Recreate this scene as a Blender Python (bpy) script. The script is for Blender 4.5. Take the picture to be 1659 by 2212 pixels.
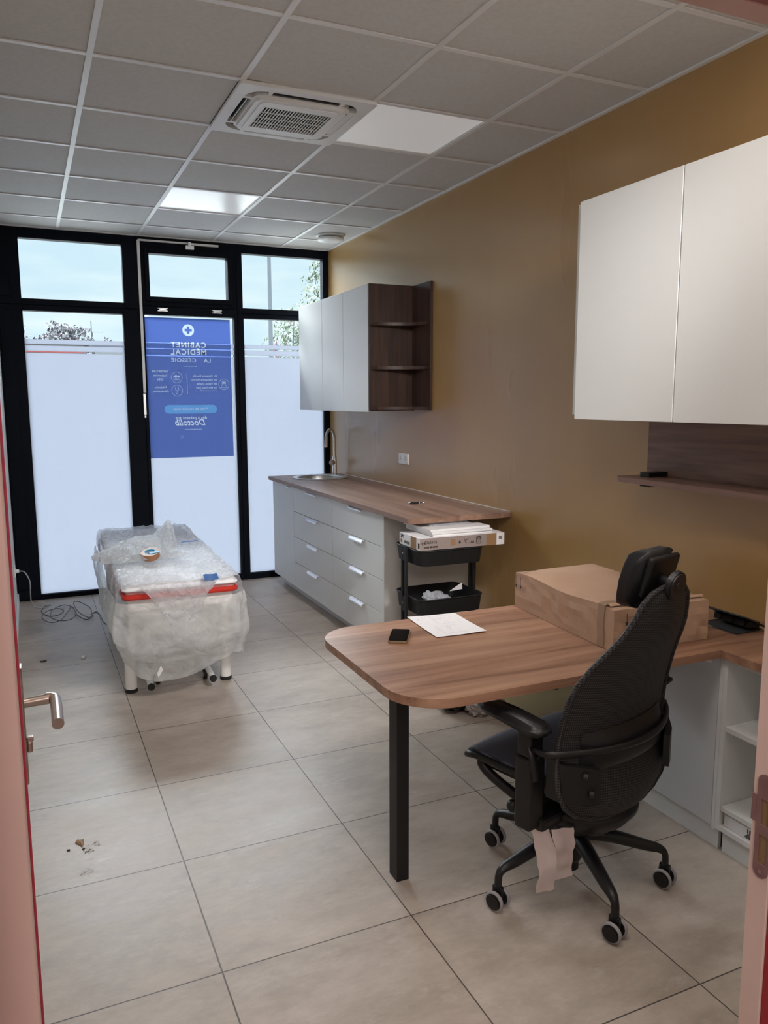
import bpy, bmesh, math, random
from mathutils import Vector, Matrix, noise
random.seed(7)
D = bpy.data
S = bpy.context.scene
for o in list(D.objects): D.objects.remove(o)
R = math.radians

# ------------------------------------------------------------------ camera
cam = D.cameras.new('camera'); co = D.objects.new('camera', cam); S.collection.objects.link(co); S.camera = co
CP = Vector((-0.3089, -3.4158, 1.5986)); yaw, pit, rol = 0.4257, -0.1416, -0.0031
f = Vector((math.sin(yaw)*math.cos(pit), math.cos(yaw)*math.cos(pit), math.sin(pit)))
rt = Vector((math.cos(yaw), -math.sin(yaw), 0)); up = rt.cross(f)
r2 = rt*math.cos(rol)+up*math.sin(rol); u2 = -rt*math.sin(rol)+up*math.cos(rol)
co.matrix_world = Matrix(((r2.x, u2.x, -f.x, CP.x), (r2.y, u2.y, -f.y, CP.y), (r2.z, u2.z, -f.z, CP.z), (0, 0, 0, 1)))
cam.sensor_fit = 'HORIZONTAL'; cam.sensor_width = 36.0; cam.lens = 1693.27/1659*36
cam.clip_start = 0.02; cam.clip_end = 300

# ------------------------------------------------------------------ exposure, sky and lights
S.view_settings.view_transform = 'Standard'; S.view_settings.look = 'None'
S.view_settings.exposure = 0.0; S.view_settings.gamma = 1.0; S.view_settings.use_curve_mapping = False
SKY_LOW, SKY_HIGH = 1.05, 9.0          # overcast sky: pale at the horizon, much brighter overhead
FILL_IN, FILL_CORR, SPOT = 16.0, 54.0, 16.0
SUN = 30.0                            # bright patch of the overcast sky in front of the windows, very soft

def build_world():
    w = D.worlds.new('sky'); S.world = w; w.use_nodes = True
    n, l = w.node_tree.nodes, w.node_tree.links
    n.clear()
    out = n.new('ShaderNodeOutputWorld'); bg = n.new('ShaderNodeBackground')
    tc = n.new('ShaderNodeTexCoord'); sep = n.new('ShaderNodeSeparateXYZ')
    l.new(tc.outputs['Generated'], sep.inputs[0])
    cr = n.new('ShaderNodeValToRGB')
    e = cr.color_ramp.elements
    e[0].position = 0.0; e[0].color = (.50, .52, .55, 1)
    e[1].position = 1.0; e[1].color = (.93, .97, 1, 1)
    x = cr.color_ramp.elements.new(0.5); x.color = (.74, .91, .98, 1)
    mp = n.new('ShaderNodeMapping'); mp.inputs['Scale'].default_value = (2.2, 2.2, 9)
    nz = n.new('ShaderNodeTexNoise'); nz.inputs['Scale'].default_value = 2.6; nz.inputs['Detail'].default_value = 5
    l.new(tc.outputs['Generated'], mp.inputs[0]); l.new(mp.outputs[0], nz.inputs[0])
    m1 = n.new('ShaderNodeMapRange'); m1.inputs[1].default_value = -.05; m1.inputs[2].default_value = 1
    l.new(sep.outputs[2], m1.inputs[0])
    mixc = n.new('ShaderNodeMix'); mixc.data_type = 'RGBA'
    mixc.inputs[6].default_value = (.66, .86, .95, 1); mixc.inputs[7].default_value = (.84, .98, 1.0, 1)
    cn = n.new('ShaderNodeMapRange'); cn.inputs[1].default_value = .38; cn.inputs[2].default_value = .62
    l.new(nz.outputs[0], cn.inputs[0]); l.new(cn.outputs[0], mixc.inputs[0])
    l.new(mixc.outputs[2], bg.inputs[0])
    st = n.new('ShaderNodeMapRange'); st.interpolation_type = 'SMOOTHSTEP'
    st.inputs[1].default_value = .24; st.inputs[2].default_value = .75
    st.inputs[3].default_value = SKY_LOW; st.inputs[4].default_value = SKY_HIGH
    l.new(sep.outputs[2], st.inputs[0]); l.new(st.outputs[0], bg.inputs[1])
    l.new(bg.outputs[0], out.inputs[0])
build_world()

def area_light(name, loc, rot, sx, sy, power, col):
    L = D.lights.new(name, 'AREA'); L.shape = 'RECTANGLE'; L.size = sx; L.size_y = sy; L.energy = power; L.color = col
    o = D.objects.new(name, L); S.collection.objects.link(o); o.location = loc; o.rotation_euler = rot
    return o
# unseen fill lamps added under the ceiling at the doorway end
area_light('fill_lamp', (0.3, -2.1, 2.90), (0, 0, 0), .58, .58, FILL_IN, (1, .91, .84))
area_light('fill_lamp', (1.5, -2.1, 2.90), (0, 0, 0), .58, .58, FILL_IN*.6, (1, .91, .84))
sl = D.lights.new('sun', 'SUN'); sl.energy = SUN; sl.angle = R(64); sl.color = (.93, .97, 1)
so_ = D.objects.new('sun', sl); S.collection.objects.link(so_); so_.location = (0, 12, 12)
so_.rotation_euler = Vector((.04, -1, -1.0)).to_track_quat('-Z', 'Y').to_euler()
# unseen fill lamp added near the doorway, aimed at the window end
sp_ = area_light('far_fill_lamp', (1.31, -2.35, 2.80), (0, 0, 0), .34, .5, SPOT, (1, .97, .95)); sp_.data.spread = R(62)
sp_.rotation_euler = Vector((-.22, 5.0, -2.6)).to_track_quat('-Z', 'Y').to_euler()
# unseen light in the corridor, added to bring up the brightness
area_light('corridor_fill', (-.45, -4.5, 2.60), (R(40), 0, R(-12)), 1.2, .8, FILL_CORR, (1, .84, .78))

# ------------------------------------------------------------------ materials
def mat(name, col, rough=.5, metal=0.0, **k):
    m = D.materials.new(name); m.use_nodes = True
    b = m.node_tree.nodes['Principled BSDF']
    b.inputs['Base Color'].default_value = (*col, 1); b.inputs['Roughness'].default_value = rough
    b.inputs['Metallic'].default_value = metal
    if 'spec' in k: b.inputs['Specular IOR Level'].default_value = k['spec']
    if 'emit' in k:
        b.inputs['Emission Color'].default_value = (*k['emit'][0], 1); b.inputs['Emission Strength'].default_value = k['emit'][1]
    if 'sheen' in k: b.inputs['Sheen Weight'].default_value = k['sheen']
    if 'coat' in k: b.inputs['Coat Weight'].default_value = k['coat']
    return m
def nodes(m): return m.node_tree.nodes, m.node_tree.links, m.node_tree.nodes['Principled BSDF']
def noisy(m, c1, c2, scale=5, sc=(1, 1, 1), detail=4, bump=0, bscale=None, rough=None, lo=.35, hi=.65, dist=.02):
    n, l, b = nodes(m)
    tc = n.new('ShaderNodeTexCoord'); mp = n.new('ShaderNodeMapping'); mp.inputs['Scale'].default_value = sc
    nz = n.new('ShaderNodeTexNoise'); nz.inputs['Scale'].default_value = scale; nz.inputs['Detail'].default_value = detail
    cr = n.new('ShaderNodeValToRGB'); cr.color_ramp.elements[0].color = (*c1, 1); cr.color_ramp.elements[1].color = (*c2, 1)
    cr.color_ramp.elements[0].position = lo; cr.color_ramp.elements[1].position = hi
    l.new(tc.outputs['Object'], mp.inputs[0]); l.new(mp.outputs[0], nz.inputs[0]); l.new(nz.outputs[0], cr.inputs[0]); l.new(cr.outputs[0], b.inputs['Base Color'])
    if bump:
        n2 = n.new('ShaderNodeTexNoise'); n2.inputs['Scale'].default_value = bscale or scale*8; n2.inputs['Detail'].default_value = 3
        l.new(mp.outputs[0], n2.inputs[0])
        bp = n.new('ShaderNodeBump'); bp.inputs['Strength'].default_value = bump; bp.inputs['Distance'].default_value = dist
        l.new(n2.outputs[0], bp.inputs['Height']); l.new(bp.outputs[0], b.inputs['Normal'])
    if rough:
        mr = n.new('ShaderNodeMapRange'); mr.inputs[3].default_value = rough[0]; mr.inputs[4].default_value = rough[1]
        l.new(nz.outputs[0], mr.inputs[0]); l.new(mr.outputs[0], b.inputs['Roughness'])
    return m
def wood(name, dark, mid, light, axis=0, rough=.42):
    m = mat(name, mid, rough, spec=.45); n, l, b = nodes(m)
    tc = n.new('ShaderNodeTexCoord'); mp = n.new('ShaderNodeMapping')
    sc = [13, 13, 13]; sc[axis] = .9; mp.inputs['Scale'].default_value = sc
    nz = n.new('ShaderNodeTexNoise'); nz.inputs['Scale'].default_value = 1.6; nz.inputs['Detail'].default_value = 7; nz.inputs['Distortion'].default_value = .6
    fine = n.new('ShaderNodeMapping'); s2 = [90, 90, 90]; s2[axis] = 3; fine.inputs['Scale'].default_value = s2
    nf = n.new('ShaderNodeTexNoise'); nf.inputs['Scale'].default_value = 1.5; nf.inputs['Detail'].default_value = 4
    l.new(tc.outputs['Object'], mp.inputs[0]); l.new(tc.outputs['Object'], fine.inputs[0])
    l.new(mp.outputs[0], nz.inputs[0]); l.new(fine.outputs[0], nf.inputs[0])
    mx = n.new('ShaderNodeMath'); mx.operation = 'MULTIPLY_ADD'; mx.inputs[1].default_value = .28
    sub = n.new('ShaderNodeMath'); sub.operation = 'SUBTRACT'; sub.inputs[1].default_value = .14
    l.new(nf.outputs[0], mx.inputs[0]); l.new(nz.outputs[0], sub.inputs[0]); l.new(sub.outputs[0], mx.inputs[2])
    cr = n.new('ShaderNodeValToRGB'); e = cr.color_ramp.elements
    e[0].position = .30; e[0].color = (*dark, 1); e[1].position = .72; e[1].color = (*light, 1)
    q = e.new(.5); q.color = (*mid, 1)
    l.new(mx.outputs[0], cr.inputs[0])
    # stave joints
    sp = n.new('ShaderNodeSeparateXYZ'); l.new(tc.outputs['Object'], sp.inputs[0])
    other = {0: 1, 1: 0, 2: 0}[axis]
    dv = n.new('ShaderNodeMath'); dv.operation = 'MULTIPLY'; dv.inputs[1].default_value = 7.5
    ad = n.new('ShaderNodeMath'); ad.operation = 'ADD'
    if axis == 2:
        l.new(sp.outputs[0], ad.inputs[0]); l.new(sp.outputs[1], ad.inputs[1]); l.new(ad.outputs[0], dv.inputs[0])
    else: l.new(sp.outputs[other], dv.inputs[0])
    fl = n.new('ShaderNodeMath'); fl.operation = 'FLOOR'; l.new(dv.outputs[0], fl.inputs[0])
    wn = n.new('ShaderNodeTexWhiteNoise'); wn.noise_dimensions = '1D'; l.new(fl.outputs[0], wn.inputs['W'])
    mr = n.new('ShaderNodeMapRange'); mr.inputs[3].default_value = .84; mr.inputs[4].default_value = 1.14
    l.new(wn.outputs[0], mr.inputs[0])
    hs = n.new('ShaderNodeMix'); hs.data_type = 'RGBA'; hs.blend_type = 'MULTIPLY'; hs.inputs[0].default_value = 1
    l.new(cr.outputs[0], hs.inputs[6]); l.new(mr.outputs[0], hs.inputs[7]); l.new(hs.outputs[2], b.inputs['Base Color'])
    bp = n.new('ShaderNodeBump'); bp.inputs['Strength'].default_value = .08; bp.inputs['Distance'].default_value = .002
    l.new(nf.outputs[0], bp.inputs['Height']); l.new(bp.outputs[0], b.inputs['Normal'])
    return m

M = {}
M['wall_white'] = noisy(mat('wall_white', (.72, .72, .70), .7), (.70, .70, .68), (.75, .75, .73), 2)
M['ochre'] = noisy(mat('ochre', (.3, .2, .09), .45, spec=1.0), (.40, .235, .080), (.435, .262, .095), 1.2, (1, 3, .4), 2, bump=.03, bscale=6, rough=(.22, .38), lo=.25, hi=.75, dist=.004)
M['tile'] = noisy(mat('tile', (.62, .61, .6), .9), (.60, .59, .575), (.64, .63, .615), 60, bump=.15, bscale=400, dist=.001)
M['grid'] = mat('grid', (.78, .78, .78), .38)
M['white'] = mat('white_laminate', (.74, .745, .73), .5)
M['white2'] = mat('white_panel', (.72, .725, .715), .45)
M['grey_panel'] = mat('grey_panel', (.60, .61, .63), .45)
M['whiteplastic'] = mat('white_plastic', (.82, .82, .80), .35)
M['unit'] = mat('unit_plastic', (.78, .78, .77), .4)
M['dark'] = mat('dark_void', (.02, .02, .022), .7)
M['frame'] = mat('window_frame_paint', (.005, .007, .012), .55, spec=.07)
M['blackmetal'] = mat('black_metal', (.010, .010, .011), .5, spec=.35)
M['blackplastic'] = mat('black_plastic', (.0085, .008, .0085), .42, spec=.4)
M['chrome'] = mat('brushed_steel', (.62, .60, .58), .22, 1)
M['nickel'] = mat('nickel_bronze', (.46, .38, .34), .3, 1)
M['steel'] = mat('steel', (.55, .55, .54), .28, 1)
M['alu'] = mat('aluminium', (.86, .87, .88), .35, .6)
M['desk'] = wood('walnut_desk', (.21, .105, .065), (.33, .178, .112), (.43, .255, .165), 0, .40)
M['counter'] = wood('walnut_counter', (.20, .115, .08), (.29, .17, .12), (.37, .235, .175), 1, .42)
M['darkwood'] = wood('dark_walnut_v', (.030, .014, .010), (.052, .025, .018), (.080, .040, .029), 2, .42)
M['shelfwood'] = wood('walnut_shelf', (.15, .085, .065), (.24, .14, .105), (.31, .19, .145), 1, .45)
M['jamb'] = noisy(mat('pinklit_paint', (.62, .47, .42), .5), (.60, .455, .405), (.64, .48, .43), 8)  # cream paint with the red bounce light put into its colour
M['red'] = mat('red_paint', (.30, .012, .02), .5)
M['rosegasket'] = mat('red_seal', (.42, .04, .07), .6)
M['card'] = noisy(mat('cardboard', (.36, .22, .14), .75), (.40, .25, .165), (.47, .30, .205), 3, bump=.4, bscale=14, dist=.004)
M['paper'] = mat('paper', (.80, .79, .80), .7)
M['black'] = mat('print_black', (.02, .018, .018), .7)
M['grey'] = mat('print_grey', (.20, .18, .19), .7)
M['brownprint'] = mat('print_brown', (.30, .17, .08), .6)
M['pinkprint'] = mat('print_taupe', (.30, .24, .22), .6)
M['cream'] = noisy(mat('cream_paper', (.62, .55, .38), .6), (.78, .72, .50), (.84, .78, .56), 4)
M['redband'] = mat('red_vinyl', (.60, .035, .022), .4)
M['vinyl'] = mat('white_vinyl', (.86, .86, .87), .35)
M['rubber'] = mat('rubber', (.012, .012, .012), .7)
M['castergrey'] = mat('caster_tread', (.30, .29, .30), .5)
M['bluetape'] = mat('blue_tape', (.04, .13, .38), .5)
M['browntape'] = mat('brown_tape', (.33, .16, .08), .45)
M['bluecore'] = mat('blue_core', (.03, .30, .52), .4)
M['cable'] = mat('grey_cable', (.10, .105, .115), .5)
M['cablel'] = mat('light_cable', (.42, .44, .46), .5)
M['leather'] = mat('black_leather', (.010, .010, .012), .38, spec=.4)
M['phoneglass'] = mat('phone_glass', (.004, .005, .006), .08)
M['phonecase'] = mat('phone_case', (.30, .23, .14), .35, .5)
M['dirt'] = noisy(mat('dirt', (.2, .15, .11), .9), (.16, .12, .09), (.30, .25, .2), 30)
M['asphalt'] = noisy(mat('asphalt', (.3, .3, .3), .9), (.20, .20, .19), (.26, .25, .24), 4)
M['render'] = mat('pale_render', (.16, .16, .16), .8)
M['roof'] = mat('roof_grey', (.07, .07, .09), .8)
M['fascia'] = mat('red_fascia', (.22, .03, .03), .6)
M['bark'] = mat('bark', (.16, .13, .11), .9)
M['polegrey'] = mat('pole_grey', (.10, .11, .125), .6, 0)
M['signred'] = mat('sign_red', (.35, .005, .02), .5)
M['signblue'] = mat('sign_blue', (.01, .07, .25), .5)
M['tissue'] = mat('tissue', (.62, .52, .49), .8)

def leafmat(name, a, b_):
    m = noisy(mat(name, a, .7), a, b_, 3); return m
M['leafg'] = leafmat('leaf_green', (.05, .075, .04), (.11, .125, .075))
M['leafp'] = leafmat('leaf_purple', (.02, .016, .026), (.04, .03, .042))

# the clear pane: straight-through transmission plus a fresnel reflection
def glassmat():
    m = D.materials.new('clear_pane'); m.use_nodes = True; n, l = m.node_tree.nodes, m.node_tree.links; n.clear()
    o = n.new('ShaderNodeOutputMaterial'); mx = n.new('ShaderNodeMixShader'); t = n.new('ShaderNodeBsdfTransparent'); g = n.new('ShaderNodeBsdfGlossy')
    t.inputs[0].default_value = (.97, .99, 1, 1); g.inputs['Roughness'].default_value = .01
    fr = n.new('ShaderNodeFresnel'); fr.inputs[0].default_value = 1.3
    l.new(fr.outputs[0], mx.inputs[0]); l.new(t.outputs[0], mx.inputs[1]); l.new(g.outputs[0], mx.inputs[2]); l.new(mx.outputs[0], o.inputs[0]); return m
M['glass'] = glassmat()
def transmat(name, tcol, dcol, fac, gloss=.0, rough=.4):
    m = D.materials.new(name); m.use_nodes = True; n, l = m.node_tree.nodes, m.node_tree.links; n.clear()
    o = n.new('ShaderNodeOutputMaterial'); mx = n.new('ShaderNodeMixShader'); t = n.new('ShaderNodeBsdfTranslucent'); d = n.new('ShaderNodeBsdfDiffuse')
    t.inputs[0].default_value = (*tcol, 1); d.inputs[0].default_value = (*dcol, 1); mx.inputs[0].default_value = fac
    l.new(d.outputs[0], mx.inputs[1]); l.new(t.outputs[0], mx.inputs[2]); l.new(mx.outputs[0], o.inputs[0]); return m
FILM = .412
M['film'] = transmat('frosted_film', (.88*FILM, .91*FILM, 1.0*FILM), (.5, .5, .52), .86)
M['dim_strips'] = transmat('poster_dim', (.42, .45, .52), (.3, .3, .3), .9)
M['poster'] = transmat('poster_blue', (.40, .48, .73), (.03, .05, .12), .95)
M['postwhite'] = transmat('poster_white', (.96, .97, .95), (.3, .3, .32), .98)
M['postpale'] = transmat('poster_pale', (.85, .88, .93), (.1, .12, .2), .98)
M['postlight'] = transmat('poster_lightblue', (.45, .68, .88), (.08, .15, .25), .97)
def plasticmat(name, trans, col, rough=.22, bump=.5, bscale=14):
    m = D.materials.new(name); m.use_nodes = True; n, l = m.node_tree.nodes, m.node_tree.links; n.clear()
    o = n.new('ShaderNodeOutputMaterial')
    t = n.new('ShaderNodeBsdfTransparent'); p = n.new('ShaderNodeBsdfPrincipled'); mx = n.new('ShaderNodeMixShader')
    p.inputs['Base Color'].default_value = (*col, 1); p.inputs['Roughness'].default_value = rough; p.inputs['Specular IOR Level'].default_value = .6
    tl = n.new('ShaderNodeBsdfTranslucent'); tl.inputs[0].default_value = (*col, 1)
    m2 = n.new('ShaderNodeMixShader'); m2.inputs[0].default_value = .45
    tc = n.new('ShaderNodeTexCoord'); mp = n.new('ShaderNodeMapping'); mp.inputs['Scale'].default_value = (1, .6, 1)
    nz = n.new('ShaderNodeTexNoise'); nz.inputs['Scale'].default_value = bscale; nz.inputs['Detail'].default_value = 5; nz.inputs['Distortion'].default_value = 1.2
    l.new(tc.outputs['Object'], mp.inputs[0]); l.new(mp.outputs[0], nz.inputs[0])
    bp = n.new('ShaderNodeBump'); bp.inputs['Strength'].default_value = bump; bp.inputs['Distance'].default_value = .03
    l.new(nz.outputs[0], bp.inputs['Height']); l.new(bp.outputs[0], p.inputs['Normal'])
    mr = n.new('ShaderNodeMapRange'); mr.inputs[1].default_value = .3; mr.inputs[2].default_value = .7
    mr.inputs[3].default_value = 1-trans-.12; mr.inputs[4].default_value = 1-trans+.12
    l.new(nz.outputs[0], mr.inputs[0]); l.new(mr.outputs[0], mx.inputs[0])
    l.new(p.outputs[0], m2.inputs[1]); l.new(tl.outputs[0], m2.inputs[2])
    l.new(t.outputs[0], mx.inputs[1]); l.new(m2.outputs[0], mx.inputs[2]); l.new(mx.outputs[0], o.inputs[0]); return m
M['wrap'] = plasticmat('clear_wrap', .42, (.86, .88, .92), .13, .8, 26)
M['skirt'] = plasticmat('milky_wrap', .24, (.84, .86, .86), .28, .6, 9)
M['bubble'] = plasticmat('bubble_wrap', .22, (.80, .82, .84), .2, .9, 60)
M['bagplastic'] = plasticmat('bag_plastic', .2, (.75, .68, .66), .3, .8, 40)

# floor tiles
def floormat():
    m = mat('floor_tiles', (.5, .46, .42), .4, spec=.4); n, l, b = nodes(m)
    tc = n.new('ShaderNodeTexCoord'); sp = n.new('ShaderNodeSeparateXYZ'); l.new(tc.outputs['Object'], sp.inputs[0])
    T = .5946
    def mth(op, a, v=None, c=None):
        q = n.new('ShaderNodeMath'); q.operation = op
        for i, x in enumerate((a, v, c)):
            if x is None: continue
            if isinstance(x, (int, float)): q.inputs[i].default_value = x
            else: l.new(x, q.inputs[i])
        return q.outputs[0]
    idx = []; ed = []
    for k, off in ((0, .1015), (1, -1.3963)):
        s = mth('DIVIDE', mth('SUBTRACT', sp.outputs[k], off), T)
        idx.append(mth('FLOOR', s)); fr = mth('FRACT', s)
        ed.append(mth('MINIMUM', fr, mth('SUBTRACT', 1.0, fr)))
    d = mth('MINIMUM', ed[0], ed[1])
    gr = n.new('ShaderNodeMapRange'); gr.inputs[1].default_value = .0028; gr.inputs[2].default_value = .0042; l.new(d, gr.inputs[0])
    cmb = n.new('ShaderNodeCombineXYZ'); l.new(idx[0], cmb.inputs[0]); l.new(idx[1], cmb.inputs[1])
    wn = n.new('ShaderNodeTexWhiteNoise'); wn.noise_dimensions = '3D'; l.new(cmb.outputs[0], wn.inputs[0])
    # shift the noise per tile so every tile has its own clouding
    vm = n.new('ShaderNodeVectorMath'); vm.operation = 'MULTIPLY_ADD'; vm.inputs[1].default_value = (9, 9, 9)
    l.new(wn.outputs['Color'], vm.inputs[0]); l.new(tc.outputs['Object'], vm.inputs[2])
    mp = n.new('ShaderNodeMapping'); mp.inputs['Scale'].default_value = (1, 2.0, 1); l.new(vm.outputs[0], mp.inputs[0])
    n1 = n.new('ShaderNodeTexNoise'); n1.inputs['Scale'].default_value = 3.2; n1.inputs['Detail'].default_value = 12; n1.inputs['Roughness'].default_value = .72
    l.new(mp.outputs[0], n1.inputs[0])
    n2 = n.new('ShaderNodeTexNoise'); n2.inputs['Scale'].default_value = 8; n2.inputs['Detail'].default_value = 12; n2.inputs['Roughness'].default_value = .72; n2.inputs['Distortion'].default_value = .25; l.new(mp.outputs[0], n2.inputs[0])
    cr = n.new('ShaderNodeValToRGB'); e = cr.color_ramp.elements
    e[0].position = .34; e[0].color = (.34, .285, .238, 1); e[1].position = .66; e[1].color = (.50, .435, .375, 1)
    l.new(n1.outputs[0], cr.inputs[0])
    c2 = n.new('ShaderNodeValToRGB'); e = c2.color_ramp.elements; e[0].position = .56; e[0].color = (0, 0, 0, 1); e[1].position = .72; e[1].color = (1, 1, 1, 1)
    l.new(n2.outputs[0], c2.inputs[0])
    mx = n.new('ShaderNodeMix'); mx.data_type = 'RGBA'; mx.inputs[7].default_value = (.58, .53, .49, 1)
    l.new(mth('MULTIPLY', c2.outputs[0], .45), mx.inputs[0]); l.new(cr.outputs[0], mx.inputs[6])
    # dusty marks
    n3 = n.new('ShaderNodeTexNoise'); n3.inputs['Scale'].default_value = .9; n3.inputs['Detail'].default_value = 3; l.new(tc.outputs['Object'], n3.inputs[0])
    br = n.new('ShaderNodeMapRange'); br.inputs[1].default_value = .3; br.inputs[2].default_value = .7; br.inputs[3].default_value = .9; br.inputs[4].default_value = 1.08; l.new(n3.outputs[0], br.inputs[0])
    ml = n.new('ShaderNodeMix'); ml.data_type = 'RGBA'; ml.blend_type = 'MULTIPLY'; ml.inputs[0].default_value = 1
    l.new(mx.outputs[2], ml.inputs[6]); l.new(br.outputs[0], ml.inputs[7])
    fin = n.new('ShaderNodeMix'); fin.data_type = 'RGBA'; fin.inputs[6].default_value = (.085, .07, .06, 1)
    l.new(gr.outputs[0], fin.inputs[0]); l.new(ml.outputs[2], fin.inputs[7]); l.new(fin.outputs[2], b.inputs['Base Color'])
    rr = n.new('ShaderNodeMapRange'); rr.inputs[1].default_value = .3; rr.inputs[2].default_value = .7; rr.inputs[3].default_value = .34; rr.inputs[4].default_value = .50
    l.new(n1.outputs[0], rr.inputs[0]); l.new(rr.outputs[0], b.inputs['Roughness'])
    bp = n.new('ShaderNodeBump'); bp.inputs['Strength'].default_value = .5; bp.inputs['Distance'].default_value = .002
    l.new(gr.outputs[0], bp.inputs['Height']); l.new(bp.outputs[0], b.inputs['Normal'])
    return m
M['floor'] = floormat()
# woven mesh of the chair
def meshmat(name, c1, c2, sx, sy):
    m = mat(name, c1, .6, spec=.3); n, l, b = nodes(m)
    tc = n.new('ShaderNodeTexCoord'); mp = n.new('ShaderNodeMapping'); mp.inputs['Scale'].default_value = (sx, 0.001, sy)
    l.new(tc.outputs['Object'], mp.inputs[0])
    br = n.new('ShaderNodeTexChecker'); br.inputs['Scale'].default_value = 1
    mp.inputs['Rotation'].default_value = (0, R(38), 0)
    br.inputs[1].default_value = (*c1, 1); br.inputs[2].default_value = (*c2, 1)
    l.new(mp.outputs[0], br.inputs[0]); l.new(br.outputs[0], b.inputs['Base Color']); return m
M['mesh'] = meshmat('chair_mesh', (.008, .008, .009), (.048, .045, .045), 210, 180)
def seatmat():
    m = mat('seat_mesh', (.01, .01, .02), .6); n, l, b = nodes(m)
    tc = n.new('ShaderNodeTexCoord'); w = n.new('ShaderNodeTexWave'); w.inputs['Scale'].default_value = 62; w.bands_direction = 'X'
    l.new(tc.outputs['Object'], w.inputs[0]); cr = n.new('ShaderNodeValToRGB')
    cr.color_ramp.elements[0].color = (.005, .005, .008, 1); cr.color_ramp.elements[1].color = (.060, .062, .10, 1)
    l.new(w.outputs[0], cr.inputs[0]); l.new(cr.outputs[0], b.inputs['Base Color']); return m
M['seat'] = seatmat()

# ------------------------------------------------------------------ helpers
MW = {}
def thing(name, label, cat, loc, rz=0, group=None, kind=None):
    o = D.objects.new(name, None); S.collection.objects.link(o); o.location = loc; o.rotation_euler = (0, 0, rz); o.empty_display_size = .05
    MW[o.name] = Matrix.Translation(loc) @ Matrix.Rotation(rz, 4, 'Z')
    if kind: o['kind'] = kind
    else: o['label'] = label; o['category'] = cat
    if kind and label: o['label'] = label
    if group: o['group'] = group
    return o
def tag(o, label, cat, group=None):
    o['label'] = label; o['category'] = cat
    if group: o['group'] = group
    return o
def obj(name, bm, m, parent=None, world=True, smooth=False, label=None, kind=None):
    """one mesh object; vertices are given in world space unless world=False (the parent's own space)"""
    me = D.meshes.new(name)
    mw = MW[parent.name] if parent is not None else None
    if parent is not None and world: bmesh.ops.transform(bm, matrix=mw.inverted(), verts=bm.verts)
    bmesh.ops.recalc_face_normals(bm, faces=bm.faces)
    bm.to_mesh(me); bm.free()
    if smooth:
        me.polygons.foreach_set('use_smooth', [True]*len(me.polygons))
    o = D.objects.new(name, me); S.collection.objects.link(o)
    if m: me.materials.append(m if not isinstance(m, str) else M[m])
    if smooth == 'auto':
        try: me.set_sharp_from_angle(angle=R(38))
        except Exception: pass
    if parent is not None: o.parent = parent; MW[o.name] = mw
    if label: o['label'] = label
    if kind: o['kind'] = kind
    return o
def solo(name, bm, m, label, cat, base=None, smooth=False, group=None):
    """a thing that is one mesh, its origin at base"""
    b = Vector(base or (0, 0, 0)); bmesh.ops.translate(bm, vec=-b, verts=bm.verts)
    o = obj(name, bm, m, None, smooth=smooth); o.location = b; MW[o.name] = Matrix.Translation(b)
    return tag(o, label, cat, group)
def struct(name, bm, m, parent=None, smooth=False): return obj(name, bm, m, parent, smooth=smooth, kind='structure')
def B(): return bmesh.new()
def merge(bm, t):
    me = D.meshes.new('tmp'); t.to_mesh(me); t.free(); bm.from_mesh(me); D.meshes.remove(me); return bm
def box(bm, x0, x1, y0, y1, z0, z1, bev=0, mx=None, seg=2):
    t = B(); bmesh.ops.create_cube(t, size=1)
    bmesh.ops.scale(t, vec=(abs(x1-x0), abs(y1-y0), abs(z1-z0)), verts=t.verts)
    if bev: bmesh.ops.bevel(t, geom=t.edges[:], offset=bev, segments=seg, affect='EDGES', profile=.6)
    bmesh.ops.translate(t, vec=((x0+x1)/2, (y0+y1)/2, (z0+z1)/2), verts=t.verts)
    if mx is not None: bmesh.ops.transform(t, matrix=mx, verts=t.verts)
    return merge(bm, t)
def cyl(bm, p0, p1, r0, r1=None, seg=24, cap=True, bev=0):
    p0, p1 = Vector(p0), Vector(p1); r1 = r0 if r1 is None else r1
    d = p1-p0; t = B(); bmesh.ops.create_cone(t, cap_ends=cap, segments=seg, radius1=r0, radius2=r1, depth=d.length)
    if bev: bmesh.ops.bevel(t, geom=[e for e in t.edges if any(len(fc.verts) > 4 for fc in e.link_faces)], offset=bev, segments=2, affect='EDGES')
    q = d.to_track_quat('Z', 'Y').to_matrix().to_4x4()
    bmesh.ops.transform(t, matrix=Matrix.Translation((p0+p1)/2) @ q, verts=t.verts); return merge(bm, t)
def sphere(bm, c, r, sc=(1, 1, 1), seg=20):
    t = B(); bmesh.ops.create_uvsphere(t, u_segments=seg, v_segments=seg//2, radius=r)
    bmesh.ops.scale(t, vec=sc, verts=t.verts); bmesh.ops.translate(t, vec=c, verts=t.verts); return merge(bm, t)
def prism(bm, pts, d0, d1, axis='z', bev=0):
    """outline in the plane across the axis, pushed from d0 to d1; z: (x,y); y: (x,z); x: (y,z)"""
    def P(a, b, d): return {'z': (a, b, d), 'y': (a, d, b), 'x': (d, a, b)}[axis]
    t = B(); vs = [t.verts.new(P(a, b, d0)) for a, b in pts]; fc = t.faces.new(vs)
    r = bmesh.ops.extrude_face_region(t, geom=[fc]); nv = [v for v in r['geom'] if isinstance(v, bmesh.types.BMVert)]
    bmesh.ops.translate(t, vec=P(0, 0, d1-d0), verts=nv)
    bmesh.ops.recalc_face_normals(t, faces=t.faces)
    if bev:
        ax = {'z': 2, 'y': 1, 'x': 0}[axis]
        ed = [e for e in t.edges if abs(e.verts[0].co[ax]-e.verts[1].co[ax]) < 1e-6]
        bmesh.ops.bevel(t, geom=ed, offset=bev, segments=2, affect='EDGES')
    return merge(bm, t)
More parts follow.
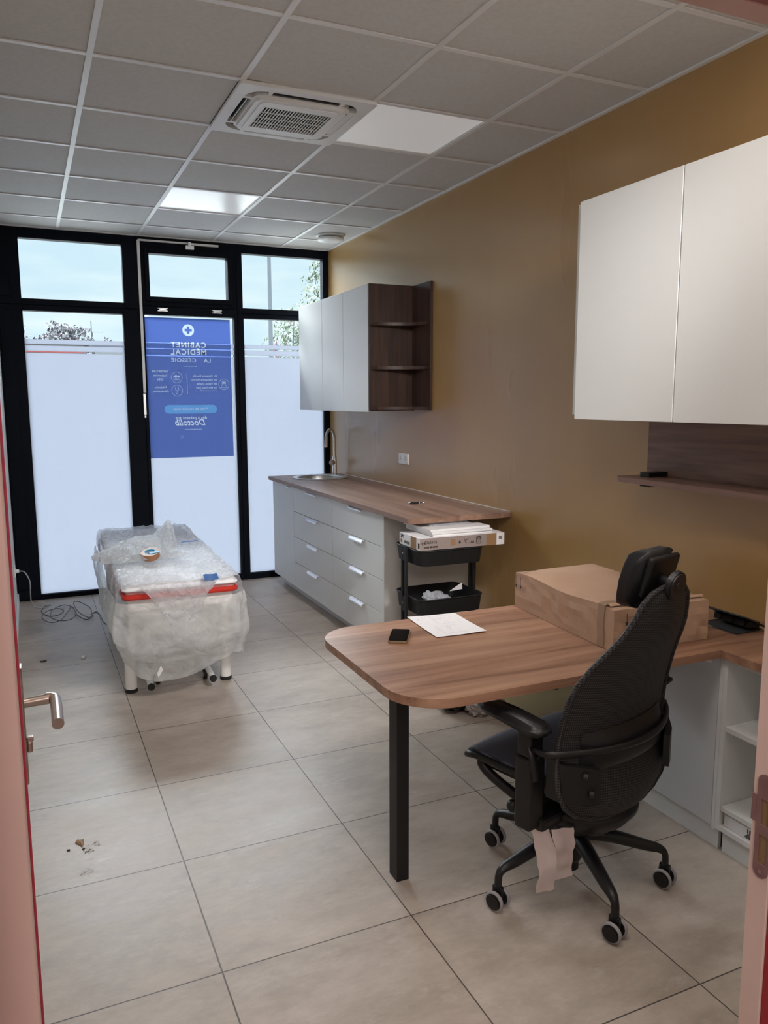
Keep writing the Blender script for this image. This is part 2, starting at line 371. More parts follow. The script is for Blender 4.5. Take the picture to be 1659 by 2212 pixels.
def rrect(x0, x1, y0, y1, r, n=6):
    """rounded rectangle outline; r is one radius or four (x1y1, x0y1, x0y0, x1y0)"""
    rs = r if isinstance(r, (list, tuple)) else (r,)*4; out = []
    for (cx, cy, a0, rr) in ((x1, y1, 0, rs[0]), (x0, y1, 90, rs[1]), (x0, y0, 180, rs[2]), (x1, y0, 270, rs[3])):
        sx = -1 if cx == x1 else 1; sy = -1 if cy == y1 else 1
        if rr <= 0: out.append((cx, cy)); continue
        for i in range(n+1):
            a = R(a0+90*i/n); out.append((cx+sx*rr+rr*math.cos(a), cy+sy*rr+rr*math.sin(a)))
    return out
def holed(bm, outer, holes, z0, z1, mx=None):
    """flat plate with openings"""
    t = B(); loops = []
    for z in (z0, z1):
        es = []; lv = []
        for ring in [outer]+holes:
            vs = [t.verts.new((a, b, z)) for a, b in ring]; lv.append(vs)
            es += [t.edges.new((vs[i], vs[(i+1) % len(vs)])) for i in range(len(vs))]
        bmesh.ops.triangle_fill(t, use_beauty=True, edges=es); loops.append(lv)
    for a, b in zip(*loops):
        for i in range(len(a)):
            j = (i+1) % len(a); t.faces.new((a[i], a[j], b[j], b[i]))
    bmesh.ops.recalc_face_normals(t, faces=t.faces)
    if mx is not None: bmesh.ops.transform(t, matrix=mx, verts=t.verts)
    return merge(bm, t)
def smoothpath(pts, n=8):
    pts = [Vector(p) for p in pts]; out = []
    for i in range(len(pts)-1):
        a = pts[max(i-1, 0)]; b = pts[i]; c = pts[i+1]; d = pts[min(i+2, len(pts)-1)]
        for k in range(n):
            t = k/n; out.append(.5*((2*b)+(c-a)*t+(2*a-5*b+4*c-d)*t*t+(3*b-a-3*c+d)*t**3))
    return out+[pts[-1]]
def tube(bm, pts, r, seg=10, flat=1.0, closed=False):
    pts = [Vector(p) for p in pts]; rings = []; N = len(pts)
    rr = r if isinstance(r, (list, tuple)) else [r]*N
    prev = None
    for i, p in enumerate(pts):
        d = (pts[min(i+1, N-1)]-pts[max(i-1, 0)]).normalized()
        if prev is None:
            a = Vector((0, 0, 1)) if abs(d.z) < .9 else Vector((1, 0, 0)); u = d.cross(a).normalized()
        else: u = (prev-d*prev.dot(d)).normalized()
        prev = u; v = d.cross(u)
        rings.append([bm.verts.new(p+u*math.cos(2*math.pi*k/seg)*rr[i]+v*math.sin(2*math.pi*k/seg)*rr[i]*flat) for k in range(seg)])
    for i in range(N-1):
        for k in range(seg): bm.faces.new((rings[i][k], rings[i][(k+1) % seg], rings[i+1][(k+1) % seg], rings[i+1][k]))
    bm.faces.new(rings[0]); bm.faces.new(rings[-1]); return bm
def lathe(bm, prof, c=(0, 0, 0), seg=40):
    rings = []
    for r, z in prof:
        if r < 1e-5: rings.append([bm.verts.new((c[0], c[1], c[2]+z))])
        else: rings.append([bm.verts.new((c[0]+r*math.cos(2*math.pi*k/seg), c[1]+r*math.sin(2*math.pi*k/seg), c[2]+z)) for k in range(seg)])
    for a, b in zip(rings, rings[1:]):
        for k in range(seg):
            j = (k+1) % seg
            if len(a) == 1 and len(b) == 1: continue
            if len(a) == 1: bm.faces.new((a[0], b[j], b[k]))
            elif len(b) == 1: bm.faces.new((a[k], a[j], b[0]))
            else: bm.faces.new((a[k], a[j], b[j], b[k]))
    return bm
def grid(nu, nv, fn, thick=0, bm=None):
    """surface from fn(u,v), u,v in 0..1; with thickness it is closed"""
    t = B(); V = [[t.verts.new(fn(i/nu, j/nv)) for j in range(nv+1)] for i in range(nu+1)]
    for i in range(nu):
        for j in range(nv): t.faces.new((V[i][j], V[i+1][j], V[i+1][j+1], V[i][j+1]))
    if thick:
        bmesh.ops.recalc_face_normals(t, faces=t.faces)
        bmesh.ops.solidify(t, geom=t.faces[:], thickness=thick)
    return merge(bm, t) if bm is not None else t
def text(bm, s, size, mx, ext=.0006, align='CENTER', sp=1.0, shear=0, bold=0):
    c = D.curves.new('t', 'FONT'); c.body = s; c.size = size; c.align_x = align; c.extrude = ext; c.space_character = sp; c.shear = shear
    c.offset = bold; c.resolution_u = 3
    o = D.objects.new('t', c); S.collection.objects.link(o)
    dg = bpy.context.evaluated_depsgraph_get(); me = D.meshes.new_from_object(o.evaluated_get(dg))
    t = B(); t.from_mesh(me); bmesh.ops.remove_doubles(t, verts=t.verts, dist=1e-6); bmesh.ops.recalc_face_normals(t, faces=t.faces); bmesh.ops.transform(t, matrix=mx, verts=t.verts)
    D.objects.remove(o); D.curves.remove(c); D.meshes.remove(me); return merge(bm, t)
def carcass(bm, x0, x1, y0, y1, z0, z1, t=.018):
    """cabinet body open towards -x"""
    box(bm, x0, x1, y0, y0+t, z0, z1); box(bm, x0, x1, y1-t, y1, z0, z1)
    box(bm, x0, x1, y0+t, y1-t, z0, z0+t); box(bm, x1-.008, x1, y0+t, y1-t, z0+t, z1)
    return bm

W, H, YW, XL, YE = 2.2394, 2.919, 3.396, -.457, -2.70
# ------------------------------------------------------------------ room shell
struct('floor', box(B(), -2.6, 3.2, -5.2, YW+.12, -.06, 0), 'floor')
struct('wall_right', box(B(), W, W+.12, YE-.15, YW+.1, 0, H+.1), 'ochre')
struct('wall_left', box(B(), XL-.12, XL, YE-.15, YW+.1, 0, H+.1), 'wall_white')
b = B(); box(b, XL, -.42, YE-.15, YE, 0, H+.1); box(b, .64, W, YE-.15, YE, 0, H+.1); box(b, -.42, .64, YE-.15, YE, 2.11, H+.1)
struct('wall_entry', b, 'wall_white')
b = B(); box(b, XL-2, -.42, YE-.17, YE-.151, 0, 2.8); box(b, .64, 3.2, YE-.17, YE-.151, 0, 2.8); box(b, -.42, .64, YE-.17, YE-.151, 2.11, 2.8)
struct('wall_corridor', b, 'red')
struct('wall_corridor_back', box(B(), -2.6, 3.2, -5.3, -5.2, 0, 2.72), 'wall_white')
struct('wall_corridor_left', box(B(), -2.6, -2.5, -5.2, YE-.17, 0, 2.72), 'red')
struct('wall_corridor_right', box(B(), 3.1, 3.2, -5.2, YE-.17, 0, 2.72), 'red')
struct('ceiling_corridor', box(B(), -2.6, 3.2, -5.3, YE-.171, 2.72, 2.8), 'tile')
b = B(); box(b, XL, W, YW+.09, YW+.12, H, H+.1); struct('trim_1', b, 'frame')
# ceiling boards in their metal grid
b = B(); g = B()
xs = [XL]+[0.6*i for i in range(0, 4)]+[W]; ys = [YE]+[0.6*j for j in range(-4, 6)]+[YW]
led = {(1.2, 0.0), (0.6, 1.8)}; cass = (0.6, 0.0)
box(b, XL, W, YE, YW, H+.05, H+.08)
for i in range(len(xs)-1):
    for j in range(len(ys)-1):
        k = (round(xs[i], 1), round(ys[j], 1))
        if k in led or k == cass: continue
        box(b, xs[i]+.006, xs[i+1]-.006, ys[j]+.006, ys[j+1]-.006, H+.007, H+.022, .0015, seg=1)
struct('ceiling', b, 'tile')
for x in xs[1:-1]: box(g, x-.012, x+.012, YE, YW, H, H+.006)
for j, y in enumerate(ys[1:-1]):
    for i in range(len(xs)-1): box(g, xs[i]+.0125, xs[i+1]-.0125, y-.012, y+.012, H+.0006, H+.006)
box(g, W-.022, W-.001, YE, YW, H-.003, H+.006); box(g, XL+.001, XL+.022, YE, YW, H-.003, H+.006); box(g, XL, W, YW-.02, YW, H-.003, H+.006)
struct('trim_2', g, 'grid')
# shallow baseboards
struct('baseboard_left', box(B(), XL, XL+.012, YE, YW-.01, 0, .07, .003), 'wall_white')

# ------------------------------------------------------------------ window wall
def opening(bm, x0, x1, z0, z1, o0, o1, p0, p1, y0=YW, y1=YW+.08):
    """frame between outer rectangle x0..x1,z0..z1 and opening o0..o1,p0..p1"""
    box(bm, x0, o0, y0, y1, z0, z1, .003, seg=1); box(bm, o1, x1, y0, y1, z0, z1, .003, seg=1)
    box(bm, o0, o1, y0, y1, z0, p0, .003, seg=1); box(bm, o0, o1, y0, y1, p1, z1, .003, seg=1); return bm
def pane(bm, x0, x1, z0, z1): return box(bm, x0-.01, x1+.01, YW+.044, YW+.05, z0-.01, z1+.01)
FY0, FY1 = YW+.036, YW+.040
def film(bm, x0, x1):
    for a, c in ((2.046, 2.082), (1.990, 2.034), (.0, 1.976)):
        box(bm, x0-.008, x1+.008, FY0, FY1, a, c)
    return bm
w1 = thing('window_1', None, None, (.0, YW, 0), kind='structure')
f1 = B(); opening(f1, XL, .60, 2.342, H, -.283, .474, 2.388, 2.84); opening(f1, XL, .60, 0, 2.34, -.281, .462, .04, 2.296)
box(f1, XL+.012, -.36, YW-.012, YW+.005, 2.40, 2.86, .003); box(f1, XL+.012, -.352, YW-.012, YW+.005, .10, 2.30, .003)
box(f1, XL+.012, -.30, YW-.014, YW+.005, .02, .085, .002)
obj('frame', f1, 'frame', w1)
q = B(); pane(q, -.283, .474, 2.388, 2.84); pane(q, -.281, .462, .04, 2.296); obj('pane', q, 'glass', w1)
obj('frosted_film', film(B(), -.281, .462), 'film', w1, label='frosted film with two clear strips near its top')
w2 = thing('window_2', None, None, (1.0, YW, 0), kind='structure')
f2 = B(); opening(f2, .602, 1.40, 2.372, H, .68, 1.325, 2.446, 2.79); opening(f2, .602, 1.40, 0, 2.37, .629, 1.373, .056, 2.302)
obj('frame', f2, 'frame', w2)
s2 = B(); opening(s2, .645, 1.36, 2.405, 2.83, .68, 1.325, 2.446, 2.79, YW-.018, YW+.002); obj('sash', s2, 'frame', w2, label='black tilting sash of the upper pane')
q = B(); pane(q, .68, 1.325, 2.446, 2.79); pane(q, .629, 1.373, .056, 2.302); obj('pane', q, 'glass', w2)
q = B()
box(q, .629-.008, 1.373+.008, FY0, FY1, .02, 1.976); box(q, .629-.008, 1.381, FY0, FY1, 1.990, 2.034); box(q, .621, 1.381, FY0, FY1, 2.046, 2.082)
obj('frosted_film', q, 'film', w2)
for x in (.775, 1.222):
    q = B(); box(q, x-.042, x+.042, YW-.024, YW, 2.330, 2.338, .002); box(q, x-.030, x+.030, YW-.028, YW-.004, 2.338, 2.352, .003); box(q, x-.042, x+.042, YW-.022, YW, 2.352, 2.358, .001)
    obj('hinge', q, 'alu', w2)
q = B(); box(q, .590, .612, YW-.030, YW-.012, 1.665, 2.885, .003); obj('opener_rod', q, 'whiteplastic', w2, label='white vertical rod of the fanlight opener')
q = B(); box(q, .586, .608, YW-.032, YW-.012, 1.485, 1.66, .003); box(q, .590, .604, YW-.03, YW-.014, 1.460, 1.480, .002); obj('opener_handle', q, 'alu', w2)
q = B(); box(q, .600, 1.00, YW-.030, YW-.010, 2.878, 2.892, .003); box(q, 1.00, 1.25, YW-.036, YW-.010, 2.872, 2.889, .003); obj('opener_bar', q, 'whiteplastic', w2)
q = B(); box(q, .975, 1.045, YW-.042, YW-.012, 2.835, 2.868, .004); box(q, .995, 1.02, YW-.05, YW-.012, 2.86, 2.895, .004); obj('opener_bracket', q, 'alu', w2)
w3 = thing('window_3', None, None, (1.8, YW, 0), kind='structure')
f3 = B(); opening(f3, 1.402, W, 2.342, H, 1.452, 2.187, 2.388, 2.845); opening(f3, 1.402, W, 0, 2.34, 1.456, 2.187, .056, 2.302)
obj('frame', f3, 'frame', w3)
q = B(); pane(q, 1.452, 2.187, 2.388, 2.845); pane(q, 1.456, 2.187, .056, 2.302); obj('pane', q, 'glass', w3)
obj('frosted_film', film(B(), 1.456, 2.187), 'film', w3)

# poster on the middle pane, printed to be read from outside
PX0, PX1, PZ0, PZ1, PY = .628, 1.341, 1.117, 2.286, YW+.030
po = thing('window_poster', 'blue medical practice poster on the glass of the middle window', 'poster', (.985, PY, PZ0))
sheet = obj('sheet', box(B(), PX0, PX1, PY, PY+.0002, PZ0, PZ1), 'poster', po)
q = B()
for a_, c_ in ((1.9765, 1.9895), (2.0345, 2.0455), (2.0825, PZ1-.001)): box(q, PX0+.001, PX1-.001, PY+.0026, PY+.0034, a_, c_)
obj('dim_strips', q, 'dim_strips', po)  # strips added behind the poster to dim it where the film leaves gaps
def pw(fx, fz): return (PX0+(PX1-PX0)*fx, PZ1-(PZ1-PZ0)*fz)     # fractions as seen from inside
def pm(fx, fz):
    x, z = pw(fx, fz); return Matrix(((-1, 0, 0, x), (0, 0, -1, PY+.0001), (0, 1, 0, z), (0, 0, 0, 1)))
INL = []
def inlay(q, m, name, label=None, keep=True):
    """a printed shape let into the sheet: the sheet is cut out where it sits"""
    o = obj(name, q, m, po, label=label)
    if keep: INL.append(o)
    return o
def cutout(target, olist):
    t = B()
    for o in olist:
        k = B(); k.from_mesh(o.data); mid = sum(v.co.y for v in k.verts)/max(1, len(k.verts))
        for v in k.verts: v.co.y += -.001 if v.co.y < mid else .001
        merge(t, k)
    me = D.meshes.new('cutter'); t.to_mesh(me); t.free(); c = D.objects.new('cutter', me); S.collection.objects.link(c); c.parent = target.parent
    md = target.modifiers.new('b', 'BOOLEAN'); md.operation = 'DIFFERENCE'; md.solver = 'EXACT'; md.use_self = True; md.object = c
    bpy.context.view_layer.update(); dg = bpy.context.evaluated_depsgraph_get()
    me2 = D.meshes.new_from_object(target.evaluated_get(dg)); target.modifiers.clear(); target.data = me2; D.objects.remove(c); D.meshes.remove(me)
def line(txt, size, fx, fz, m, name='lettering', align='CENTER', sp=1.0, bold=.0004, shear=0, keep=True):
    q = B(); text(q, txt, size, pm(fx, fz), align=align, sp=sp, bold=bold, shear=shear, ext=.0001); return inlay(q, m, name, None, keep)
line('CABINET', .062, .50, .205, 'postwhite', sp=1.22, bold=.0016); line('MÉDICAL', .062, .50, .257, 'postwhite', sp=1.22, bold=.0016)
line('Doctolib', .072, .49, .765, 'postwhite', shear=.3, bold=.0008)
line('LA', .050, .715, .311, 'postpale', sp=1.16, bold=.0008); line('CESSOIE', .050, .435, .311, 'postpale', sp=1.16, bold=.0008)
line('OUVERTURE', .024, .155, .385, 'postpale'); line('Septembre', .026, .155, .414, 'postpale'); line('2026', .026, .155, .442, 'postpale')
line('Médecins', .026, .155, .497, 'postpale'); line('Généralistes', .026, .155, .526, 'postpale')
for i, s_ in enumerate(('Dr Cuisiniez Camille', 'Dr Demeyere Marion', 'Dr Vallois Sophie', 'Dr Marchand Julie')): line(s_, .0245, .82, .414+.0285*i, 'postpale', align='LEFT')
line('(arrivée en janvier 2027)', .015, .82, .518, 'postpale', align='LEFT', bold=0)
line('dès à présent sur', .036, .50, .720, 'postwhite', sp=1.05)
def bx_(q, x0, x1, z0, z1): return box(q, x0, x1, PY, PY+.0002, z0, z1)
def bar(fx0, fx1, fz, h=.003):
    x0, z = pw(fx0, fz); x1, _ = pw(fx1, fz); inlay(bx_(B(), x0, x1, z-h/2, z+h/2), 'postpale', 'rule_line')
bar(.43, .59, .340); bar(.42, .62, .795, .004)
x_, z0_ = pw(.465, .39); _, z1_ = pw(.46, .54); inlay(bx_(B(), x_-.0015, x_+.0015, z1_, z0_), 'postpale', 'rule_line')
YM = Matrix(((1, 0, 0, 0), (0, 0, -1, PY+.0002), (0, 1, 0, 0), (0, 0, 0, 1)))
def ring(q, fx, fz, r0, r1, seg=28):
    x, z = pw(fx, fz); return holed(q, [(x+r0*math.cos(2*math.pi*k/seg), z+r0*math.sin(2*math.pi*k/seg)) for k in range(seg)], [[(x+r1*math.cos(2*math.pi*k/seg), z+r1*math.sin(2*math.pi*k/seg)) for k in range(seg)]], 0, .0002, YM)
def ribbon(q, pts, w):
    """flat printed line of width w through (x,z) points"""
    P = [Vector((a, 0, c)) for a, c in pts]; L_, R_ = [], []
    for i, p in enumerate(P):
        d = (P[min(i+1, len(P)-1)]-P[max(i-1, 0)]).normalized(); n_ = Vector((-d.z, 0, d.x))*w/2; L_.append((p.x+n_.x, p.z+n_.z)); R_.append((p.x-n_.x, p.z-n_.z))
    return prism(q, L_+R_[::-1], PY, PY+.0002, 'y')
def sm(pts): return [(v.x, v.y) for v in smoothpath([(a, c, 0) for a, c in pts], 6)]
# calendar
q = B(); ring(q, .345, .420, .047, .0445); x, z = pw(.345, .420)
bx_(q, x-.026, x+.026, z-.022, z-.0195); bx_(q, x-.026, x+.026, z+.004, z+.016); bx_(q, x-.026, x-.0235, z-.0194, z+.0039); bx_(q, x+.0235, x+.026, z-.0194, z+.0039)
for k in (-.012, 0, .012):
    bx_(q, x+k-.002, x+k+.002, z+.0162, z+.022)
    for h_ in (-.012, -.003): bx_(q, x+k-.003, x+k+.003, z+h_-.002, z+h_+.002)
inlay(q, 'postpale', 'calendar_pictogram')
# stethoscope
q = B(); ring(q, .345, .514, .047, .0445); x, z = pw(.345, .514)
ribbon(q, sm([(x-.012, z+.030), (x-.014, z+.008), (x, z-.001), (x+.012, z+.008), (x+.010, z+.030)]), .0028)
ribbon(q, sm([(x, z-.003), (x+.004, z-.022), (x-.006, z-.030), (x-.010, z-.014)]), .0028)
inlay(q, 'postpale', 'stethoscope_pictogram')
q = B(); ring(q, .905, .467, .047, .0445); x, z = pw(.905, .467)
ribbon(q, sm([(x-.013, z-.002), (x-.015, z+.018), (x, z+.030), (x+.015, z+.018), (x+.013, z-.002)]), .004)
prism(q, [(x+.008*math.cos(R(a)), z+.012+.009*math.sin(R(a))) for a in range(0, 360, 30)], PY, PY+.0002, 'y')
ribbon(q, sm([(x-.028, z-.028), (x-.020, z-.010), (x, z-.006), (x+.020, z-.010), (x+.028, z-.028)]), .0028); bx_(q, x-.026, x+.026, z-.031, z-.0285)
inlay(q, 'postpale', 'doctor_pictogram')
q = B()
for a in (20, 50, 78):
    x, z = pw(.40, .862); dx, dz = -math.sin(R(a)), math.cos(R(a)); ribbon(q, [(x+dx*.012, z+dz*.012), (x+dx*.034, z+dz*.034)], .0026)
inlay(q, 'postpale', 'accent_strokes')
q = B(); x, z = pw(.50, .0835); N = 36
cross = [(-.010, -.030), (.010, -.030), (.010, -.010), (.030, -.010), (.030, .010), (.010, .010), (.010, .030), (-.010, .030), (-.010, .010), (-.030, .010), (-.030, -.010), (-.010, -.010)]
disc_ = [(x+.049*math.cos(2*math.pi*k/N), z+.049*math.sin(2*math.pi*k/N)) for k in range(N)]
holed(q, disc_, [[(x+a, z+c) for a, c in cross]], 0, .0002, YM); inlay(q, 'postwhite', 'cross_emblem', 'white disc with a blue cross')
q = B(); x0, z0 = pw(.19, .680); x1, z1 = pw(.81, .617); prism(q, rrect(x0, x1, z0, z1, .034), PY, PY+.0002, 'y'); pill = inlay(q, 'postlight', 'pill_panel', 'light blue rounded panel')
cutout(sheet, INL)
cutout(pill, [line('Prise de rendez-vous', .033, .50, .655, 'postpale', sp=1.05, keep=False)])

# ------------------------------------------------------------------ outside
struct('floor_outside', box(B(), -40, 60, YW+.12, 90, -.3, -.12), 'asphalt')
def building(label, x0, x1, y, z, m, fasc=None, roof=None):
    t = thing('building', label, 'building', ((x0+x1)/2, y, -.12))
    obj('wall', box(B(), x0, x1, y, y+2.0, -.12, z), m, t)
    if fasc: obj('fascia', box(B(), x0-.05, x1+.05, y-.12, y+.0, fasc[0], fasc[1]), 'fascia', t, label='red band along the top of the wall')
    q = B(); box(q, x0-.2, x1+.2, y-.15, y+2.05, z, z+.14); obj('roof', q, 'roof', t)
    for k in range(5):
        xx = x0+(x1-x0)*(k+.5)/5; obj('shop_window', box(B(), xx-.6, xx+.6, y-.03, y+.02, 1.0, 2.6), 'dark', t)
building('low shop with a red band beyond the left window', -7.0, 2.62, 40, 4.42, 'render', (4.02, 4.24))
building('low pale building with a grey roof beyond the middle window', 3.1, 5.3, 39.5, 4.3, 'render')
building('low pale building far off behind the street lamp', 11.5, 19.0, 43, 3.9, 'render')
def tree(name, label, c, h, rx, rz, m, n, size, trunk=.12, zc=None, group=None):
    t = thing(name, label, 'tree', (c[0], c[1], -.12), group=group)
    q = B(); zc = zc or h*.62
    tube(q, smoothpath([(c[0], c[1], -.12), (c[0]+.1, c[1], h*.3), (c[0]-.08, c[1], h*.6), (c[0], c[1], h*.93)]), [trunk*(1-.8*i/24) for i in range(25)], 8)
    for k in range(16):
        a = random.uniform(0, 6.28); z0 = random.uniform(.35, .85)*h; L = rx*random.uniform(.4, .85)
        tube(q, [(c[0], c[1], z0), (c[0]+math.cos(a)*L*.5, c[1]+math.sin(a)*L*.5, z0+L*.35), (c[0]+math.cos(a)*L, c[1]+math.sin(a)*L, z0+L*.6)], [trunk*.3, trunk*.2, trunk*.06], 5)
    obj('trunk', q, 'bark', t)
    q = B()
    for k in range(n):
        while True:
            p = Vector([random.uniform(-1, 1) for _ in range(3)])
            if .2 < p.length < 1: break
        d = noise.noise(p*2.6+Vector(c))
        p = p*(1+.35*d)
        if noise.noise(p*4.5+Vector((9, 3, 1))) < -.12: continue
        P = Vector((c[0]+p.x*rx, c[1]+p.y*rx, zc+p.z*rz)); s_ = size*random.uniform(.6, 1.3)
        u = Vector([random.gauss(0, 1) for _ in range(3)]).normalized(); v = u.orthogonal().normalized()
        q.faces.new([q.verts.new(P+u*s_), q.verts.new(P+v*s_*.5), q.verts.new(P-u*s_), q.verts.new(P-v*s_*.5)])
    obj('foliage', q, m, t)
tree('birch_tree', 'green birch tree behind the right window', (11.05, 25, 0), 8.2, 1.75, 3.3, 'leafg', 9500, .085, .13, 4.7)
tree('birch_tree', 'green birch tree behind the right window, lower and nearer the white wall cabinet', (10.75, 30.5, 0), 5.8, 1.2, 2.1, 'leafg', 2600, .10, .1, 3.7)
tree('purple_leaved_tree', 'dark purple tree top above the shop behind the left window', (2.0, 44, 0), 5.6, 1.5, 1.35, 'leafp', 3000, .12, .16, 4.55)
tree('purple_leaved_tree', 'small dark tree top right of the television aerial', (4.35, 46, 0), 5.1, .5, .6, 'leafp', 400, .10, .1, 4.6)
tree('purple_leaved_tree', 'dark tree at the left edge of the left window', (-.5, 44, 0), 5.5, .62, .9, 'leafp', 500, .11, .1, 4.9)
t = thing('street_lamp', 'tall grey street lamp pole behind the right window', 'lamp post', (6.57, 20, -.12))
q = B(); cyl(q, (6.57, 20, -.12), (6.57, 20, 7.6), .085, .05, 16); cyl(q, (6.57, 20, -.12), (6.57, 20, 1.0), .11, .105, 16); obj('pole', q, 'polegrey', t)
q = B(); tube(q, smoothpath([(6.57, 20, 7.5), (6.4, 20, 7.9), (5.6, 20, 8.05)]), .04, 8); obj('arm', q, 'polegrey', t)
q = B(); box(q, 5.0, 5.7, 19.85, 20.15, 7.98, 8.12, .03); obj('lamp_head', q, 'polegrey', t)
t = thing('road_sign', 'round red and blue road sign beyond the right window', 'sign', (5.23, 15, -.12))
ax = Vector((math.cos(R(24)), -math.sin(R(24)), 0))
c0 = Vector((5.23, 15, 2.80))
q = B(); cyl(q, (5.23, 15, -.12), (5.23, 15, 3.0), .025, seg=12); obj('post', q, 'polegrey', t)
q = B(); cyl(q, c0-ax*.010, c0+ax*.010, .215, seg=36); obj('disc', q, 'signred', t)
q = B(); cyl(q, c0-ax*.013, c0+ax*.013, .150, seg=36); obj('centre', q, 'signblue', t)
q = B(); rotm = Matrix.Rotation(R(45), 4, ax); box(q, -.02, .02, -.16, .16, -.02, .02)
q.free(); 
t = thing('television_aerial', 'thin television aerial standing on the far shop roof', 'aerial', (3.05, 40.5, 4.45))
q = B(); cyl(q, (3.05, 40.5, 4.45), (3.05, 40.5, 5.70), .022, seg=8); obj('mast', q, 'roof', t)
q = B(); cyl(q, (2.5, 40.5, 5.14), (3.6, 40.5, 5.14), .014, seg=6)
for k in range(7): cyl(q, (2.55+k*.16, 40.3, 5.14), (2.55+k*.16, 40.7, 5.14), .008, seg=5)
obj('boom', q, 'roof', t)
MW['x'] = Matrix()

# ------------------------------------------------------------------ ceiling units
for i, (x, y, lb) in enumerate(((1.2, 0.0, 'square light panel in the ceiling beside the air conditioner'), (0.6, 1.8, 'square light panel in the ceiling nearer the windows'))):
    t = thing('ceiling_light', lb, 'ceiling light', (x+.3, y+.3, H), group=None)
    q = B(); holed(q, [(x+.004, y+.004), (x+.596, y+.004), (x+.596, y+.596), (x+.004, y+.596)], [[(x+.018, y+.018), (x+.582, y+.018), (x+.582, y+.582), (x+.018, y+.582)]], H+.004, H+.02); obj('frame', q, 'grid', t)
    q = B(); box(q, x+.018, x+.582, y+.018, y+.582, H+.008, H+.016)
    if i == 0: M['diff'] = mat('glow_diffuser', (.80, .81, .82), .27, spec=.9, emit=((1, 1, 1), .20))  # glow added to a switched-off panel, standing in for its sheen
    obj('diffuser', q, 'diff', t)
# cassette air conditioner
ac = thing('air_conditioner', 'white four-way cassette air conditioner set in the ceiling', 'air conditioner', (.9, .3, H))
cx, cy = .9, .3; HA = H+.016
def rr(a, c_, r): return rrect(cx-a, cx+a, cy-c_, cy+c_, r)
q = B()
sl = [rrect(cx-.155, cx+.155, cy-.262, cy-.222, .006), rrect(cx-.155, cx+.155, cy+.222, cy+.262, .006),
      rrect(cx-.262, cx-.222, cy-.155, cy+.155, .006), rrect(cx+.222, cx+.262, cy-.155, cy+.155, .006)]
def scoop(sx, sy):
    o = []
    for k in range(9): a = R(90*k/8); o.append((cx+sx*(.175+.085*math.cos(a)), cy+sy*(.175+.085*math.sin(a))))
    for k in range(8, -1, -1): a = R(90*k/8); o.append((cx+sx*(.172+.052*math.cos(a)), cy+sy*(.172+.052*math.sin(a))))
    return o
holed(q, rr(.312, .312, .012), sl+[scoop(-1, -1), scoop(1, -1), scoop(-1, 1), scoop(1, 1)], HA-.030, HA-.006)
box(q, cx-.300, cx+.300, cy-.300, cy+.300, HA-.006, HA+.004)
obj('panel', q, 'unit', ac)
q = B(); box(q, cx-.27, cx+.27, cy-.27, cy+.27, HA-.0085, HA-.0062); obj('slot_shade', q, 'dark', ac, label='black sheet standing for the shade in the air outlets')  # black sheet stands in for the shade inside the slots
q = B(); 
gx, gy = .160, .135
slots = []
holed(q, rr(.212, .212, .05), [rrect(cx-gx, cx+gx, cy-gy, cy+gy, .004)], HA-.044, HA-.030)
holed(q, rr(.188, .188, .035), [rrect(cx-gx, cx+gx, cy-gy, cy+gy, .004)], HA-.048, HA-.043)
obj('grille_frame', q, 'unit', ac)
q = B()
for k in range(24): x = cx-gx+2*gx*(k+.0)/23; box(q, x-.0019, x+.0019, cy-gy-.003, cy+gy+.003, HA-.0495, HA-.0455)
for k in range(5): y = cy-gy+2*gy*k/4; box(q, cx-gx-.003, cx+gx+.003, y-.0018, y+.0018, HA-.0485, HA-.045)
obj('grille', q, 'unit', ac)
q = B(); box(q, cx-gx-.005, cx+gx+.005, cy-gy-.005, cy+gy+.005, HA-.0345, HA-.0315); obj('filter', q, 'dark', ac, label='dark filter behind the grille')
fl = [(-.242, 0, 'y', 1), (.242, 0, 'y', -1), (0, .242, 'x', 1)]
q = B(); box(q, cx-.154, cx+.154, cy-.261, cy-.223, HA-.0265, HA-.0255); box(q, cx-.15, cx+.15, cy-.245, cy-.240, HA-.029, HA-.027); obj('louvre', q, 'blackplastic', ac, label='dark louvre over a black sheet standing for the shaded outlet')  # dark bar, plus a black sheet filling the slot as painted shade
for (dx, dy, a, sg) in fl:
    q = B(); box(q, -.012, .026, -.150, .150, -.002, .002, .0015)
    tilt = {(-.242, 0): -62, (.242, 0): -3, (0, .242): 12, (0, -.242): 55}[(dx, dy)]
    m_ = Matrix.Translation((cx+dx, cy+dy, HA-.026)) @ (Matrix.Rotation(R(90), 4, 'Z') if a == 'x' else Matrix()) @ Matrix.Rotation(R(tilt), 4, 'Y')
    bmesh.ops.transform(q, matrix=m_, verts=q.verts); obj('flap', q, 'unit', ac)
# round detector
sd = thing('smoke_detector', 'round white detector on the ceiling near the window corner', 'smoke detector', (2.035, 2.79, H))
q = B(); lathe(q, [(0, 0), (.118, 0), (.118, -.008), (.105, -.013), (0, -.013)], (2.035, 2.79, H+.005)); obj('base', q, 'unit', sd, smooth='auto')
q = B(); lathe(q, [(0, -.012), (.070, -.012), (.104, -.022), (.110, -.030), (.100, -.042), (.06, -.048), (0, -.050)], (2.035, 2.79, H+.005)); obj('cover', q, 'unit', sd, smooth=True)

